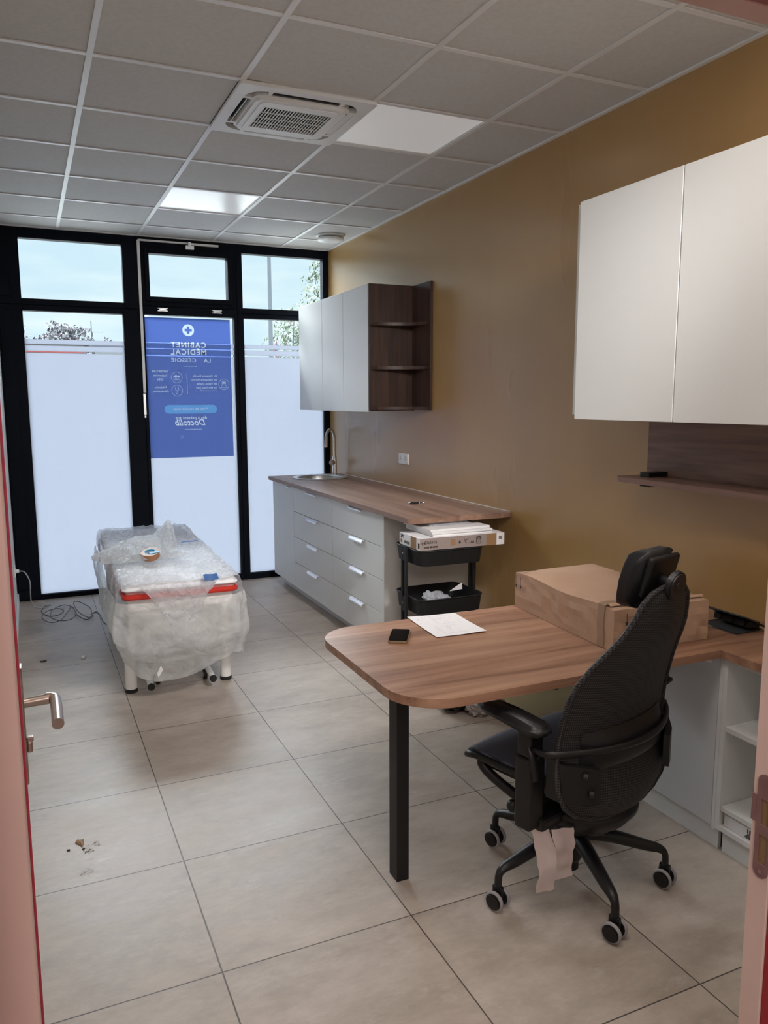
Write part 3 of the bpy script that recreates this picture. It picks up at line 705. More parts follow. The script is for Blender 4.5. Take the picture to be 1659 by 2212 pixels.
# ------------------------------------------------------------------ kitchen base units
KX, KB, PT = 1.62, 1.70, .92           # face, plinth, top of the units
def handle(parent, y0, y1, z, x=KX):
    q = B(); prism(q, [(x+.001, z+.014), (x-.003, z+.016), (x-.014, z+.013), (x-.024, z+.002), (x-.026, z-.006), (x-.023, z-.007), (x-.020, z+.001), (x-.012, z+.009), (x-.003, z+.011), (x+.001, z+.010)], y0, y1, 'y')
    return obj('handle', q, 'alu', parent, label='curved aluminium handle')
lv = [.09, .297, .505, .712, .916]
def base_drawers(y0, y1, label, side=False):
    t = thing('drawer_cabinet', label, 'cabinet', ((KX+W)/2, (y0+y1)/2, 0))
    obj('carcass', carcass(B(), KX+.02, W-.002, y0+.0005, y1-.0005, .09, PT), 'white2', t)
    obj('plinth', box(B(), KB, KB+.016, y0, y1, 0, .09), 'white2', t)
    for i in range(4):
        q = B(); box(q, KX, KX+.019, y0+.002, y1-.002, lv[i]+.002, lv[i+1]-.002, .001, seg=1); d = obj('drawer', q, 'white', t)
        c = (y0+y1)/2-.04; handle(d, c-.11, c+.11, lv[i+1]-.016)
    if side: obj('side_panel', box(B(), KX-.001, W-.002, y0-.019, y0-.0005, .0, PT), 'white2', t)
    return t
base_drawers(.858, 1.727, 'white four-drawer base cabinet beside the black trolley', True)
base_drawers(1.727, 2.612, 'white four-drawer base cabinet between the door cabinet and the trolley-side drawers')
t = thing('base_cabinet', 'white base cabinet with one tall door next to the windows', 'cabinet', ((KX+W)/2, 2.9, 0))
obj('carcass', carcass(B(), KX+.02, W-.002, 2.6125, 3.175, .09, PT), 'white2', t)
obj('plinth', box(B(), KB, KB+.016, 2.612, 3.175, 0, .09), 'white2', t)
d = obj('door', box(B(), KX, KX+.019, 2.614, 3.185, .092, .914, .001, seg=1), 'white', t); handle(d, 2.655, 2.73, .898)
# worktop with the round cut-out
SC = (1.945, 2.87)
q = B(); N = 44
holed(q, rrect(1.578, W-.001, .402, 3.172, (.001, .001, .04, .001)), [[(SC[0]+.205*math.cos(2*math.pi*k/N), SC[1]+.205*math.sin(2*math.pi*k/N)) for k in range(N)]], PT+.0005, .95)
solo('worktop', q, 'counter', 'long brown wood worktop above the white drawers', 'worktop', (1.9, 1.8, .92))
q = B(); box(q, W-.006, W-.0005, .42, 3.172, .9505, .9545, .001); solo('sealing_strip', q, 'whiteplastic', 'thin white joint strip along the wall behind the long worktop', 'strip', (W-.006, 1.8, .951))
q = B(); lathe(q, [(.235, .0005), (.236, .004), (.222, .008), (.200, .004), (.192, -.004), (.188, -.10), (.165, -.135), (.10, -.145), (.03, -.148), (0, -.148), (0, -.152), (.11, -.150), (.175, -.140), (.196, -.10), (.199, -.01), (.199, .0005), (.235, .0005)], (SC[0], SC[1], .95), 56)
sk = thing('sink', 'round stainless steel sink let into the worktop', 'sink', (SC[0], SC[1], .95)); obj('bowl', q, 'steel', sk, smooth='auto')
q = B(); cyl(q, (SC[0], SC[1], .8025), (SC[0], SC[1], .807), .038); obj('drain', q, 'chrome', sk)
fx, fy = 2.165, 3.10
fa = thing('faucet', 'tall brushed steel faucet with a curved spout behind the sink', 'faucet', (fx, fy, .95))
q = B(); cyl(q, (fx, fy, .9505), (fx, fy, .958), .028, bev=.002); cyl(q, (fx, fy, .955), (fx, fy, 1.105), .020, bev=.001); obj('body', q, 'chrome', fa, smooth='auto')
d2 = Vector((-.75, -.66, 0)).normalized()
pts = [Vector((fx, fy, 1.10)), Vector((fx, fy, 1.24))]+[Vector((fx, fy, 1.262))+d2*(.075*(1-math.cos(R(a))))+Vector((0, 0, .085*math.sin(R(a)))) for a in range(0, 171, 12)]
q = B(); tube(q, smoothpath(pts, 3), .0125, 14); obj('spout', q, 'chrome', fa, smooth='auto')
e = pts[-1]; q = B(); cyl(q, e+Vector((0, 0, .012)), e+Vector((-.004, -.003, -.085)), .0145, .0165, bev=.002); obj('spray_head', q, 'nickel', fa, smooth='auto')
q = B(); cyl(q, (fx-.018, fy-.016, 1.055), (fx-.050, fy-.042, 1.055), .021, bev=.002); tube(q, [(fx-.042, fy-.036, 1.07), (fx-.046, fy-.040, 1.10)], .004, 8); obj('lever', q, 'nickel', fa, smooth='auto')
# wall socket pair
so = thing('wall_socket', 'white double wall socket above the long worktop', 'socket', (W, 1.83, 1.13))
q = B(); box(q, W-.011, W, 1.750, 1.912, 1.128, 1.208, .003); obj('plate', q, 'whiteplastic', so)
for y in (1.789, 1.873):
    q = B(); cyl(q, (W-.0135, y, 1.168), (W-.009, y, 1.168), .033, seg=32); s_ = obj('outlet', q, 'unit', so)
    q = B()
    for a, c_ in ((-.009, -.004), (.009, -.004), (0, .012)): cyl(q, (W-.0145, y+a, 1.168+c_), (W-.013, y+a, 1.168+c_), .0032, seg=10)
    obj('contact_holes', q, 'dark', s_)

# ------------------------------------------------------------------ kitchen wall cabinets
UX, UT, UBm = 1.885, 2.39, 1.517
for (y0, y1, lb) in ((2.612, 3.19, 'pale white wall cabinet next to the windows'), (2.156, 2.610, 'pale white wall cabinet, the middle one of three over the worktop'), (1.690, 2.154, 'pale white wall cabinet beside the dark open corner shelf')):
    t = thing('wall_cabinet', lb, 'cabinet', ((UX+W)/2, (y0+y1)/2, UBm))
    obj('carcass', carcass(B(), UX+.02, W-.001, y0+.0005, y1-.0005, UBm+.014, UT-.006), 'white2', t)
    b_ = box(B(), UX+.02, W-.01, y0+.019, y1-.019, UT-.024, UT-.006); obj('top_board', b_, 'white2', t)
    obj('door', box(B(), UX, UX+.019, y0+.0015, y1-.0015, UBm, UT, .001, seg=1), 'white', t)
t = thing('corner_shelf', 'dark walnut open end shelf with curved boards beside the wall cabinets', 'shelf', (2.06, 1.53, 1.53))
obj('side_panel', box(B(), UX+.004, W-.001, 1.670, 1.688, UBm+.008, UT+.004), 'darkwood', t)
obj('back_panel', box(B(), W-.020, W-.001, 1.392, 1.6695, UBm+.012, UT+.002), 'darkwood', t)
def curved(z, th, r=None):
    pts = [(W-.0205, 1.6695), (UX+.010, 1.6695), (UX+.012, 1.655)]
    for k in range(0, 13):
        a = R(90*k/12); pts.append((UX+.05+(W-.0205-UX-.05)*math.sin(a)**1.1, 1.405+.21*math.cos(a)**.9 if k < 12 else 1.405))
    return prism(B(), pts, z, z+th, 'z')
for z in (1.535, 1.815, 2.113): obj('shelf_board', curved(z-.004, .022), 'darkwood', t)

# ------------------------------------------------------------------ wall cabinets over the desk
RX = 1.86
for (y0, y1, lb) in ((-1.205, -.635, 'tall cream white wall cabinet over the desk, nearer the windows'), (-1.79, -1.209, 'tall cream white wall cabinet over the desk, beside the doorway')):
    t = thing('wall_cabinet', lb, 'cabinet', ((RX+W)/2, (y0+y1)/2, 1.515))
    obj('carcass', carcass(B(), RX+.021, W-.001, y0+.0005, y1-.0005, 1.528, 2.412), 'white2', t)
    obj('top_board', box(B(), RX+.021, W-.01, y0+.019, y1-.019, 2.394, 2.412), 'white2', t)
    obj('door', box(B(), RX, RX+.019, y0+.0008, y1-.0008, 1.515, 2.417, .001, seg=1), 'white', t)
    if y1 > -1: obj('side_panel', box(B(), RX+.014, W-.001, y1+.0005, y1+.030, 1.535, 2.412), 'white', t, label='white cladding panel')
    if y1 < -1: pass
t = thing('wall_shelf', 'brown wood wall shelf with a wide back board under the desk wall cabinets', 'shelf', (W, -1.3, 1.25))
obj('back_board', box(B(), W-.019, W-.001, -2.2, -.703, 1.2665, 1.60), 'shelfwood', t)
obj('shelf_board', prism(B(), rrect(2.035, W-.001, -2.2, -.702, (.001, .03, .0, .001)), 1.243, 1.266, 'z'), 'shelfwood', t)
q = B(); box(q, W-.125, W-.0195, -.83, -.775, 1.2665, 1.287, .002); box(q, W-.125, W-.001, -.83, -.775, 1.224, 1.2425, .002); obj('clip', q, 'blackplastic', t, label='black shelf clip')

# ------------------------------------------------------------------ desk
DT = .745
t = thing('desk', 'L-shaped walnut desk with rounded end on one black leg', 'desk', (1.3, -1.1, 0))
out = []
def arc(cx_, cy_, r, a0, a1, n=10): return [(cx_+r*math.cos(R(a0+(a1-a0)*k/n)), cy_+r*math.sin(R(a0+(a1-a0)*k/n))) for k in range(n+1)]
out += [(W-.001, -.722)]+arc(.622+.15, -.722-.15, .15, 90, 180)+arc(.622+.17, -1.527+.17, .17, 180, 270)+[(1.817, -1.527), (1.817, -2.4), (W-.001, -2.4)]
gx0, gx1, gy0, gy1 = 2.045, 2.145, -1.43, -1.235
q = B(); holed(q, out, [], DT-.028, DT); obj('desktop', q, 'desk', t)
q = B(); box(q, .728, .772, -1.225, -1.165, 0, DT-.0285, .001, seg=1); obj('leg', q, 'blackmetal', t, label='square black steel leg')
q = B(); box(q, .70, .80, -1.25, -1.14, DT-.032, DT-.0285); obj('leg_plate', q, 'blackmetal', t)
# cabinet with one door and open cubby under the return
DX = 1.84
t = thing('base_cabinet', 'pale base cabinet with one plain door under the desk behind the chair', 'cabinet', (2.03, -1.15, 0))
obj('carcass', carcass(B(), DX+.02, W-.002, -1.522, -.82, .085, DT-.03), 'white2', t)
obj('plinth', box(B(), DX+.022, DX+.038, -1.522, -.82, 0, .085), 'white2', t)
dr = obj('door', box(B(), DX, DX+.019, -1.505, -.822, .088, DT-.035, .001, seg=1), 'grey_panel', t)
obj('end_strip', box(B(), DX, DX+.019, -1.522, -1.507, .075, DT-.032, .001, seg=1), 'white', t)
handle(dr, -1.49, -1.40, DT-.050, DX)
t = thing('open_cabinet', 'white open shelf cabinet under the desk return beside the doorway', 'cabinet', (2.03, -1.85, 0))
q = B(); carcass(q, DX, W-.002, -2.3, -1.5235, .085, DT-.0295); box(q, DX+.001, W-.01, -2.282, -1.5415, DT-.047, DT-.0295); obj('carcass', q, 'white', t)
for z in (.158, .452): obj('shelf_board', box(B(), DX+.003, W-.010, -2.281, -1.5425, z, z+.018, .0005, seg=1), 'white', t)
obj('plinth', box(B(), DX+.022, DX+.038, -2.3, -1.5415, 0, .084), 'white2', t)
t = thing('flat_box', 'flat printed box pushed into the lowest gap of the open cabinet', 'box', (1.98, -1.75, .1035))
obj('body', box(B(), DX+.012, DX+.26, -1.93, -1.552, .1035, .149, .001, seg=1), 'paper', t)
q = B()
for k in range(7): box(q, DX+.0108, DX+.0119, -1.655-.0065*k, -1.652-.0065*k-(.001 if k % 2 else -.001), .128, .143)
for k in range(4): box(q, DX+.0108, DX+.0119, -1.71+.004*k, -1.640-.004*k, .110+.0045*k, .1125+.0045*k)
obj('barcode_print', q, 'black', t)
# desk power box
t = thing('desk_power_box', 'black flip-up power socket box in the desktop near the wall', 'power socket', (2.09, -1.33, DT))
q = B(); holed(q, rrect(gx0-.045, gx1+.012, gy0, gy1, .004), [rrect(gx0-.035, gx1+.002, gy0+.010, gy1-.010, .003)], DT+.0005, DT+.004); obj('rim', q, 'steel', t)
q = B(); box(q, gx0-.035, gx1+.002, gy0+.010, gy1-.010, DT+.0005, DT+.002); obj('well', q, 'dark', t)
q = B(); mm = Matrix.Translation((gx1+.004, 0, DT+.012)) @ Matrix.Rotation(R(24), 4, 'Y'); box(q, -.115, 0, gy0+.004, gy1-.004, 0, .006, .001, mm); obj('lid', q, 'blackplastic', t)
q = B(); mm = Matrix.Translation((gx1+.002, 0, DT+.003)) @ Matrix.Rotation(R(10), 4, 'Y'); box(q, -.075, -.01, gy0+.018, gy1-.018, 0, .026, .004, mm)
for k in range(3): cyl(q, mm @ Vector((-.0745, gy0+.04+k*.055, .013)), mm @ Vector((-.079, gy0+.04+k*.055, .013)), .011, seg=14)
obj('socket_strip', q, 'blackplastic', t)

# things on the desk
def cardbox():
    A = [(1.505, -.740), (1.462, -1.392), (1.872, -1.412), (1.905, -.735)]   # footprint
    t = thing('cardboard_box', 'large worn cardboard box lying on the desk', 'box', (1.68, -1.07, DT+.001))
    def top(u, v):      # u along the long side, v across
        p = Vector((*A[0], 0)).lerp(Vector((*A[1], 0)), u).lerp(Vector((*A[3], 0)).lerp(Vector((*A[2], 0)), u), v)
        bul = .016*math.sin(math.pi*min(1, u*1.1))*math.sin(math.pi*v)**.5
        n_ = noise.noise(Vector((u*4, v*3, 2)))*.006*(1 if 0 < u < 1 and 0 < v < 1 else .3)
        return p, DT+.145+bul+n_+.005*math.sin(u*9)*(1-v)
    n = 22; q = B(); ringv = []
    V = [[None]*(n+1) for _ in range(n+1)]
    for i in range(n+1):
        for j in range(n+1):
            p, z = top(i/n, j/n); V[i][j] = q.verts.new((p.x, p.y, z))
    for i in range(n):
        for j in range(n): q.faces.new((V[i][j], V[i+1][j], V[i+1][j+1], V[i][j+1]))
    edge = [(i, 0) for i in range(n)]+[(n, j) for j in range(n)]+[(n-i, n) for i in range(n)]+[(0, n-j) for j in range(n)]
    prev = [V[i][j] for i, j in edge]
    for L in range(1, 7):
        cur = []
        for k, (i, j) in enumerate(edge):
            p, z = top(i/n, j/n); h_ = 1-L/6; cc = Vector((1.68, -1.07, 0)); o = (p-cc).normalized()
            w_ = (.008*math.sin(math.pi*h_)*noise.noise(Vector((i*.5, j*.5, L*.7)))+.002*math.sin(math.pi*h_))
            cur.append(q.verts.new((p.x+o.x*w_, p.y+o.y*w_, DT+.001+(z-DT)*h_ if L < 6 else DT+.001)))
        for k in range(len(edge)): q.faces.new((prev[k], prev[(k+1) % len(edge)], cur[(k+1) % len(edge)], cur[k]))
        prev = cur
    q.faces.new(prev)
    obj('box_body', q, 'card', t)
    # tape band near the near end, and the folded flap over it
    q = B()
    for u0, u1, off in ((.865, .925, .0035),):
        def P(u, s):
            # s runs: bottom of left side -> top left -> top right
            if s < .4: p, z = top(u, 0); k = s/.4; return Vector((p.x-off, p.y, DT+.003+(z-DT+.001)*k))
            p, z = top(u, (s-.4)/.6); return Vector((p.x-(off if s < .45 else 0), p.y, z+off))
        grid(3, 40, lambda a, c_: P(u0+(u1-u0)*a+.004*math.sin(c_*20), c_), bm=q)
    obj('tape', q, mat('parcel_tape', (.30, .20, .13), .35), t, label='brown parcel tape band')
    q = B()      # loose torn edge of the lid
    def F(a, c_):
        p, z = top(.93+.035*a, c_); return Vector((p.x, p.y, z+.006+.006*math.sin(a*3)+.004*noise.noise(Vector((c_*9, a, 3)))))
    grid(4, 24, F, bm=q); obj('lid_flap', q, 'card', t)
    q = B()
    def arrow(P0, ux, uz, w=.006, L=.045):
        """arrow pointing down the face; P0 top, ux sideways, uz down"""
        def f_(a, c_): return P0+ux*a+uz*c_
        for poly in ([(-.0015, 0), (.0015, 0), (.0015, L*.7), (-.0015, L*.7)], [(-.007, L*.68), (.007, L*.68), (0, L)]):
            q.faces.new([q.verts.new(f_(a, c_)) for a, c_ in poly])
    e1 = (Vector((*A[1], 0))-Vector((*A[0], 0))).normalized(); nrm = Vector((-1, 0, 0))*.010
    for k in (.02, .055):
        arrow(Vector((*A[0], DT+.138))+e1*k+nrm, e1, Vector((0, 0, -1)), L=.055)
    e2 = (Vector((*A[2], 0))-Vector((*A[1], 0))).normalized(); nn = Vector((0, -.011, 0))
    for k in (.045, .105): arrow(Vector((*A[1], DT+.135))+e2*k+nn, e2, Vector((0, 0, -1)), L=.045)
    p = Vector((*A[0], DT+.139))+e1*.02+nrm
    for (a, c_) in ((.02, .055),):
        z = DT+.153
        for (x0, y0, x1, y1) in ((1.497, -.760, 1.56, -.752), (1.495, -.795, 1.60, -.784)):
            q.faces.new([q.verts.new(v) for v in ((x0, y0, z), (x1, y1, z+.006), (x1, y1-.004, z+.006), (x0, y0-.004, z))])
    obj('arrow_print', q, 'black', t)
cardbox()
# sheet of paper
t = thing('paper_sheet', 'creased white sheet with a sketched plan on the desk', 'paper', (1.1, -.86, DT))
PA = [Vector(v) for v in ((1.017, -.709, 0), (.996, -.996, 0), (1.196, -1.013, 0), (1.218, -.735, 0))]
def pp(u, v, dz=0):
    p = PA[0].lerp(PA[1], u).lerp(PA[3].lerp(PA[2], u), v)
    z = DT+.0015+.003*abs(u-.45)+.0035*abs(v-.5)+.004*u*u*v; return Vector((p.x, p.y, z+dz))
q = B(); grid(12, 12, lambda u, v: pp(u, v), bm=q, thick=.0004); obj('sheet', q, 'paper', t)
q = B(); random.seed(3)
def stroke(u0, v0, u1, v1, w=.004):
    d = Vector((u1-u0, v1-v0)); 
    if d.length < 1e-4: return
    nrm_ = Vector((-d.y, d.x)).normalized()*w
    q.faces.new([q.verts.new(pp(a, c_, .0008)) for a, c_ in ((u0, v0), (u1, v1), (u1+nrm_.x, v1+nrm_.y), (u0+nrm_.x, v0+nrm_.y))])
for (a, c_, d_, e_) in ((.08, .40, .45, .40), (.08, .40, .08, .85), (.45, .40, .45, .85), (.55, .25, .9, .25), (.9, .25, .9, .7), (.55, .45, .8, .45), (.55, .25, .55, .7), (.22, .4, .22, .6)): stroke(a, c_, d_, e_, .003)
for k in range(90):
    a, c_ = random.choice([(random.uniform(.08, .4), random.uniform(.45, .9)), (random.uniform(.58, .95), random.uniform(.1, .6)), (random.uniform(.1, .5), random.uniform(.05, .3))])
    an = random.uniform(-.5, .5)+random.choice([0, 1.57]); L = random.uniform(.008, .035); stroke(a, c_, a+math.cos(an)*L, c_+math.sin(an)*L, .003)
obj('pencil_lines', q, 'grey', t)
# phone
t = thing('smartphone', 'black smartphone in a bronze case lying on the desk', 'phone', (.878, -.93, DT), R(-31))
q = B(); prism(q, rrect(-.036, .036, -.075, .075, .011), .0008, .0100, 'z', .0025); obj('case', q, 'phonecase', t, world=False)
q = B(); prism(q, rrect(-.033, .033, -.072, .072, .009), .0098, .0112, 'z'); obj('screen', q, 'phoneglass', t, world=False)
# key fob on the worktop
t = thing('pocket_knife', 'small dark metal tool with a ring on the long worktop', 'tool', (1.90, .97, .95), R(-12))
q = B(); prism(q, rrect(-.045, .035, -.011, .011, .009), .0008, .014, 'z', .003); obj('body', q, 'blackmetal', t, world=False)
q = B(); box(q, -.048, -.034, -.009, .009, .002, .015, .003); box(q, .018, .026, -.0115, .0115, .001, .0148, .001); obj('metal_cap', q, 'chrome', t, world=False)
q = B(); tube(q, [(.052+.016*math.cos(2*math.pi*k/20), .016*math.sin(2*math.pi*k/20), .004+.006*(1-math.cos(2*math.pi*k/20))/2) for k in range(21)], .0016, 6); obj('ring', q, 'chrome', t, world=False)

# ------------------------------------------------------------------ trolley
TX0, TX1, TY0, TY1 = 1.585, 1.995, .285, .625
t = thing('trolley', 'black steel trolley under the end of the long worktop', 'trolley', (1.79, .455, 0))
def tray(z0, z1):
    q = B(); o = rrect(TX0, TX1, TY0, TY1, .055, 8); i_ = rrect(TX0+.003, TX1-.003, TY0+.003, TY1-.003, .052, 8); 
    bt = [(1.79+(a-1.79)*.95, .455+(c_-.455)*.95) for a, c_ in o]; bi = [(1.79+(a-1.79)*.94, .455+(c_-.455)*.94) for a, c_ in o]
    n = len(o)
    rings = [[q.verts.new((a, c_, z)) for a, c_ in ring] for ring, z in ((bt, z0), (o, z1), (i_, z1), (bi, z0+.003))]
    for A_, B_ in zip(rings, rings[1:]):
        for k in range(n): q.faces.new((A_[k], A_[(k+1) % n], B_[(k+1) % n], B_[k]))
    q.faces.new(rings[0]); q.faces.new(rings[-1])
    rim = [Vector((a, c_, z1)) for a, c_ in o]; tube(q, rim+[rim[0]], .004, 6)
    return q
for z0, z1 in ((.700, .785), (.425, .512), (.13, .215)): obj('tray', tray(z0, z1), 'blackmetal', t, smooth='auto')
for x in (TX0-.014, TX1+.014):
    q = B()
    for dy in (-.022, .022): box(q, x-.008, x+.008, .455+dy-.009, .455+dy+.009, .055, .785, .003)
    for zz in (.76, .47, .17): box(q, x-.006, x+.010, .427, .483, zz-.05, zz+.035, .002)
    ps = obj('upright', q, 'blackmetal', t)
    for zz in (.755, .47):
        q = B(); cyl(q, (x-.0115, .455, zz), (x-.006, .455, zz), .005, seg=12); obj('screw', q, 'chrome', ps)
for x in (TX0+.03, TX1-.03):
    for y in (TY0+.04, TY1-.04):
        q = B(); cyl(q, (x-.009, y, .026), (x+.009, y, .026), .025, bev=.003); cyl(q, (x, y, .04), (x, y, .135), .006); obj('caster', q, 'blackplastic', t)
def lm(x, y, z, rz): return Matrix.Translation((x, y, z)) @ Matrix.Rotation(rz, 4, 'Z')
# printed product box
bx = thing('product_box', 'long white printed box lying on top of the black trolley', 'box', (1.85, .42, .790), R(-1.0))
q = B(); box(q, -.262, .268, -.13, .135, 0, .068, .0015, seg=1); obj('carton', q, 'paper', bx, world=False)
def face_m(x, z, y=-.1308): return Matrix(((1, 0, 0, x), (0, 0, -1, y), (0, 1, 0, z), (0, 0, 0, 1)))
q = B(); box(q, -.262, .268, -.1306, -.1302, 0.001, .0675); obj('front_print', q, 'pinkprint', bx, world=False, label='taupe printed long side')
q = B(); text(q, 'Delinia', .027, face_m(-.196, .036), align='CENTER'); obj('brand_lettering', q, 'black', bx, world=False)
q = B(); tube(q, [(-.2420+.0085*math.cos(R(a)), -.1310, .041+.0085*math.sin(R(a))) for a in range(-230, 60, 15)], .0018, 5); sphere(q, (-.2380, -.1310, .042), .003); obj('round_emblem', q, 'black', bx, world=False)
q = B(); text(q, '10', .022, face_m(.1015, .038), bold=.0006); text(q, 'YEAR', .009, face_m(.1015, .026)); obj('badge_lettering', q, 'black', bx, world=False)
q = B(); text(q, 'STAR SENSOR', .0135, face_m(-.196, .013), bold=.0007); obj('title_lettering', q, 'black', bx, world=False)
q = B(); holed(q, rrect(.086, .117, .016, .057, .006), [rrect(.089, .114, .019, .054, .005)], 0, .0006, face_m(0, 0, -.1306)); 
cyl(q, (.002-.02, -.1308, .030), (.002-.02, -.1304, .030), .006, .0, seg=12)
for (a, z0_, z1_) in ((-.018, .030, .046),): prism(q, [(a-.007, z0_), (a, z1_), (a+.007, z0_), (a, z0_-.006)], -.1312, -.1306, 'y')
tube(q, [(.012, -.131, .050), (.016, -.131, .032), (.026, -.131, .026)], .0015, 5); tube(q, [(.020, -.131, .040), (.036, -.131, .050)], .0018, 5)
for k in range(4): box(q, .044+.008*k, .048+.008*k, -.1312, -.1306, .022, .030+.005*(k % 2))
obj('icons', q, 'black', bx, world=False)
q = B(); box(q, -.075, -.045, -.1312, -.1306, .016, .052, .0002, seg=1); obj('brown_icon', q, 'brownprint', bx, world=False, label='brown square icon')
q = B(); box(q, .152, .217, -.1312, -.1306, .001, .067); obj('photo_print', q, 'brownprint', bx, world=False, label='brown product picture')
q = B(); box(q, .2172, .268, -.1312, -.1306, .001, .067); obj('white_end', q, 'paper', bx, world=False)
q = B(); 
for k in range(6): box(q, .232+.0035*k, .2340+.0035*k, -.1318, -.1312, .030, .050)
obj('barcode', q, 'black', bx, world=False)
def end_m(y, z, x=-.2628): return Matrix(((0, 0, -1, x), (-1, 0, 0, y), (0, 1, 0, z), (0, 0, 0, 1)))
q = B(); text(q, 'Delinia', .014, end_m(.095, .050)); obj('end_brand_lettering', q, 'black', bx, world=False)
q = B(); text(q, 'STAR SENSOR', .007, end_m(.095, .041)); obj('end_title_lettering', q, 'black', bx, world=False)
q = B()
for k in range(4): box(q, -.2634, -.2626, .055-.018*k, .066-.018*k, .014, .030)
for k in range(6): box(q, -.2634, -.2626, -.110-.003*k, -.1085-.003*k, .012, .040)
obj('end_icons', q, 'black', bx, world=False)
q = B(); box(q, -.2632, -.2626, .095, .118, .012, .034); obj('end_brown_icon', q, 'brownprint', bx, world=False)
q = B(); box(q, -.2632, -.2626, -.085, -.015, .001, .067); obj('end_picture', q, 'brownprint', bx, world=False)
# three boards
for k, (dx, dy, rz, lb) in enumerate(((.0, .0, .5, 'white board lying on the long printed box, lowest of the stack of three'), (-.004, -.006, -.6, 'white board in the middle of the stack of three on the printed box'), (-.012, .010, .8, 'white board on top of the stack of three on the printed box'))):
    q = B(); box(q, -.19, .19, -.165, .165, 0, .0125, .001, mx=Matrix.Rotation(R(rz), 4, 'Z'), seg=1)
    o = obj('board', q, 'cream' if 0 else 'paper'); o.location = (1.862+dx, .475+dy, .8588+.0133*k); tag(o, lb, 'board', 'white boards on the trolley'); MW[o.name] = Matrix.Translation(o.location)
t = thing('plastic_packet', 'grey packet in a plastic sleeve between the boards and the worktop', 'packet', (1.82, .5, .899))
q = B(); box(q, 1.72, 1.96, .44, .62, .8995, .9185, .004); obj('sleeve', q, 'grey', t)
q = B()
def wrapf(u, v):
    return Vector((1.70+.28*u, .40+.24*v, .9195-.019*max(abs(2*u-1)**6, abs(2*v-1)**4)+.0006*noise.noise(Vector((u*9, v*9, 0)))))
grid(20, 20, wrapf, bm=q); obj('film_wrap', q, 'wrap', t)
t = thing('plastic_bag', 'crumpled clear plastic bag in the middle tray of the trolley', 'bag', (1.76, .40, .43))
q = B()
def crum(cx_, cy_, cz_, r, s_, sq=.7):
    tt = B(); bmesh.ops.create_icosphere(tt, subdivisions=4, radius=r)
    for v in tt.verts:
        n_ = v.co.normalized(); k = 1+.45*noise.noise(n_*2.2+Vector((s_, 0, 0)))+.22*abs(noise.noise(n_*6+Vector((0, s_, 0)))); v.co = n_*r*k; v.co.z *= sq
        v.co += Vector((cx_, cy_, cz_))
    return tt
merge(q, crum(1.76, .42, .478, .055, 3)); merge(q, crum(1.81, .41, .465, .045, 8, .6)); merge(q, crum(1.70, .41, .505, .03, 12, .8)); obj('crumpled_film', q, 'wrap', t, smooth='auto')
q = B(); prism(q, [(1.87, .50), (1.955, .505), (1.95, .545)], .47, .472, 'y'); solo('paper_card', q, 'paper', 'small white card corner standing in the middle tray of the trolley', 'card', (1.91, .471, .50))

# ------------------------------------------------------------------ shopping bag and waste under the desk
rz = R(-26)
t = thing('paper_bag', 'cream paper shopping bag standing on the floor under the desk', 'bag', (1.80, -.235, 0), rz)
w_, d_, h_ = .42, .10, .34
q = B(); 
prof = [(0, 0), (w_, 0), (w_, d_), (w_*.5, d_), (0, d_)]
tt = [(0, .0), (w_, .0), (w_-.003, d_*.5), (w_, d_), (0, d_), (.003, d_*.5)]
tb = [(0, 0), (w_, 0), (w_, d_*.5), (w_, d_), (0, d_), (0, d_*.5)]
rings = [[q.verts.new((a, c_, z)) for a, c_ in rg] for rg, z in ((tb, .001), ([(a+(.012 if i in (2,) else (-.012 if i == 5 else 0))*-1, c_) for i, (a, c_) in enumerate(tb)], h_*.5), ([(a+(-.03 if i == 2 else (.03 if i == 5 else 0)), c_) for i, (a, c_) in enumerate(tb)], h_))]
for A_, B_ in zip(rings, rings[1:]):
    for k in range(6): q.faces.new((A_[k], A_[(k+1) % 6], B_[(k+1) % 6], B_[k]))
q.faces.new(rings[0]); bmesh.ops.solidify(q, geom=q.faces[:], thickness=.0012)
obj('bag_body', q, 'cream', t, world=False)
q = B(); mt = Matrix(((1, 0, 0, .185), (0, 0, -1, -.0022), (0, 1, 0, .185), (0, 0, 0, 1)))
text(q, 'BALZAC', .062, mt, sp=1.04, bold=.0006)
mt2 = mt.copy(); mt2[0][3] = .243; mt2[2][3] = .160; text(q, 'PARIS', .020, mt2, bold=.0004); 
bmesh.ops.scale(q, vec=(.74, 1, 1), verts=q.verts); bmesh.ops.translate(q, vec=(.065, 0, 0), verts=q.verts)
obj('lettering', q, 'black', t, world=False)
q = B(); 
for yy in (.004, d_-.004): tube(q, smoothpath([(.14, yy, h_-.01), (.15, yy, h_+.07), (.21, yy, h_+.10), (.27, yy, h_+.07), (.28, yy, h_-.01)]), .0025, 6)
obj('handles', q, 'cream', t, world=False)
t = thing('plastic_bag', 'white crumpled plastic bag on the floor left of the paper shopping bag', 'bag', (1.74, -.13, 0))
q = B(); merge(q, crum(1.735, -.10, .07, .075, 21, .95)); merge(q, crum(1.705, -.12, .035, .05, 27, .7))
obj('crumpled_film', q, 'bagplastic', t, smooth='auto')
t = thing('rubbish_bag', 'shiny black rubbish bag on the floor behind the white plastic bag', 'bag', (1.66, .0, 0))
q = B(); merge(q, crum(1.66, .01, .075, .10, 41, .8)); merge(q, crum(1.70, .03, .13, .08, 44, .8)); obj('crumpled_film', q, mat('black_bag', (.006, .007, .007), .18), t, smooth='auto')

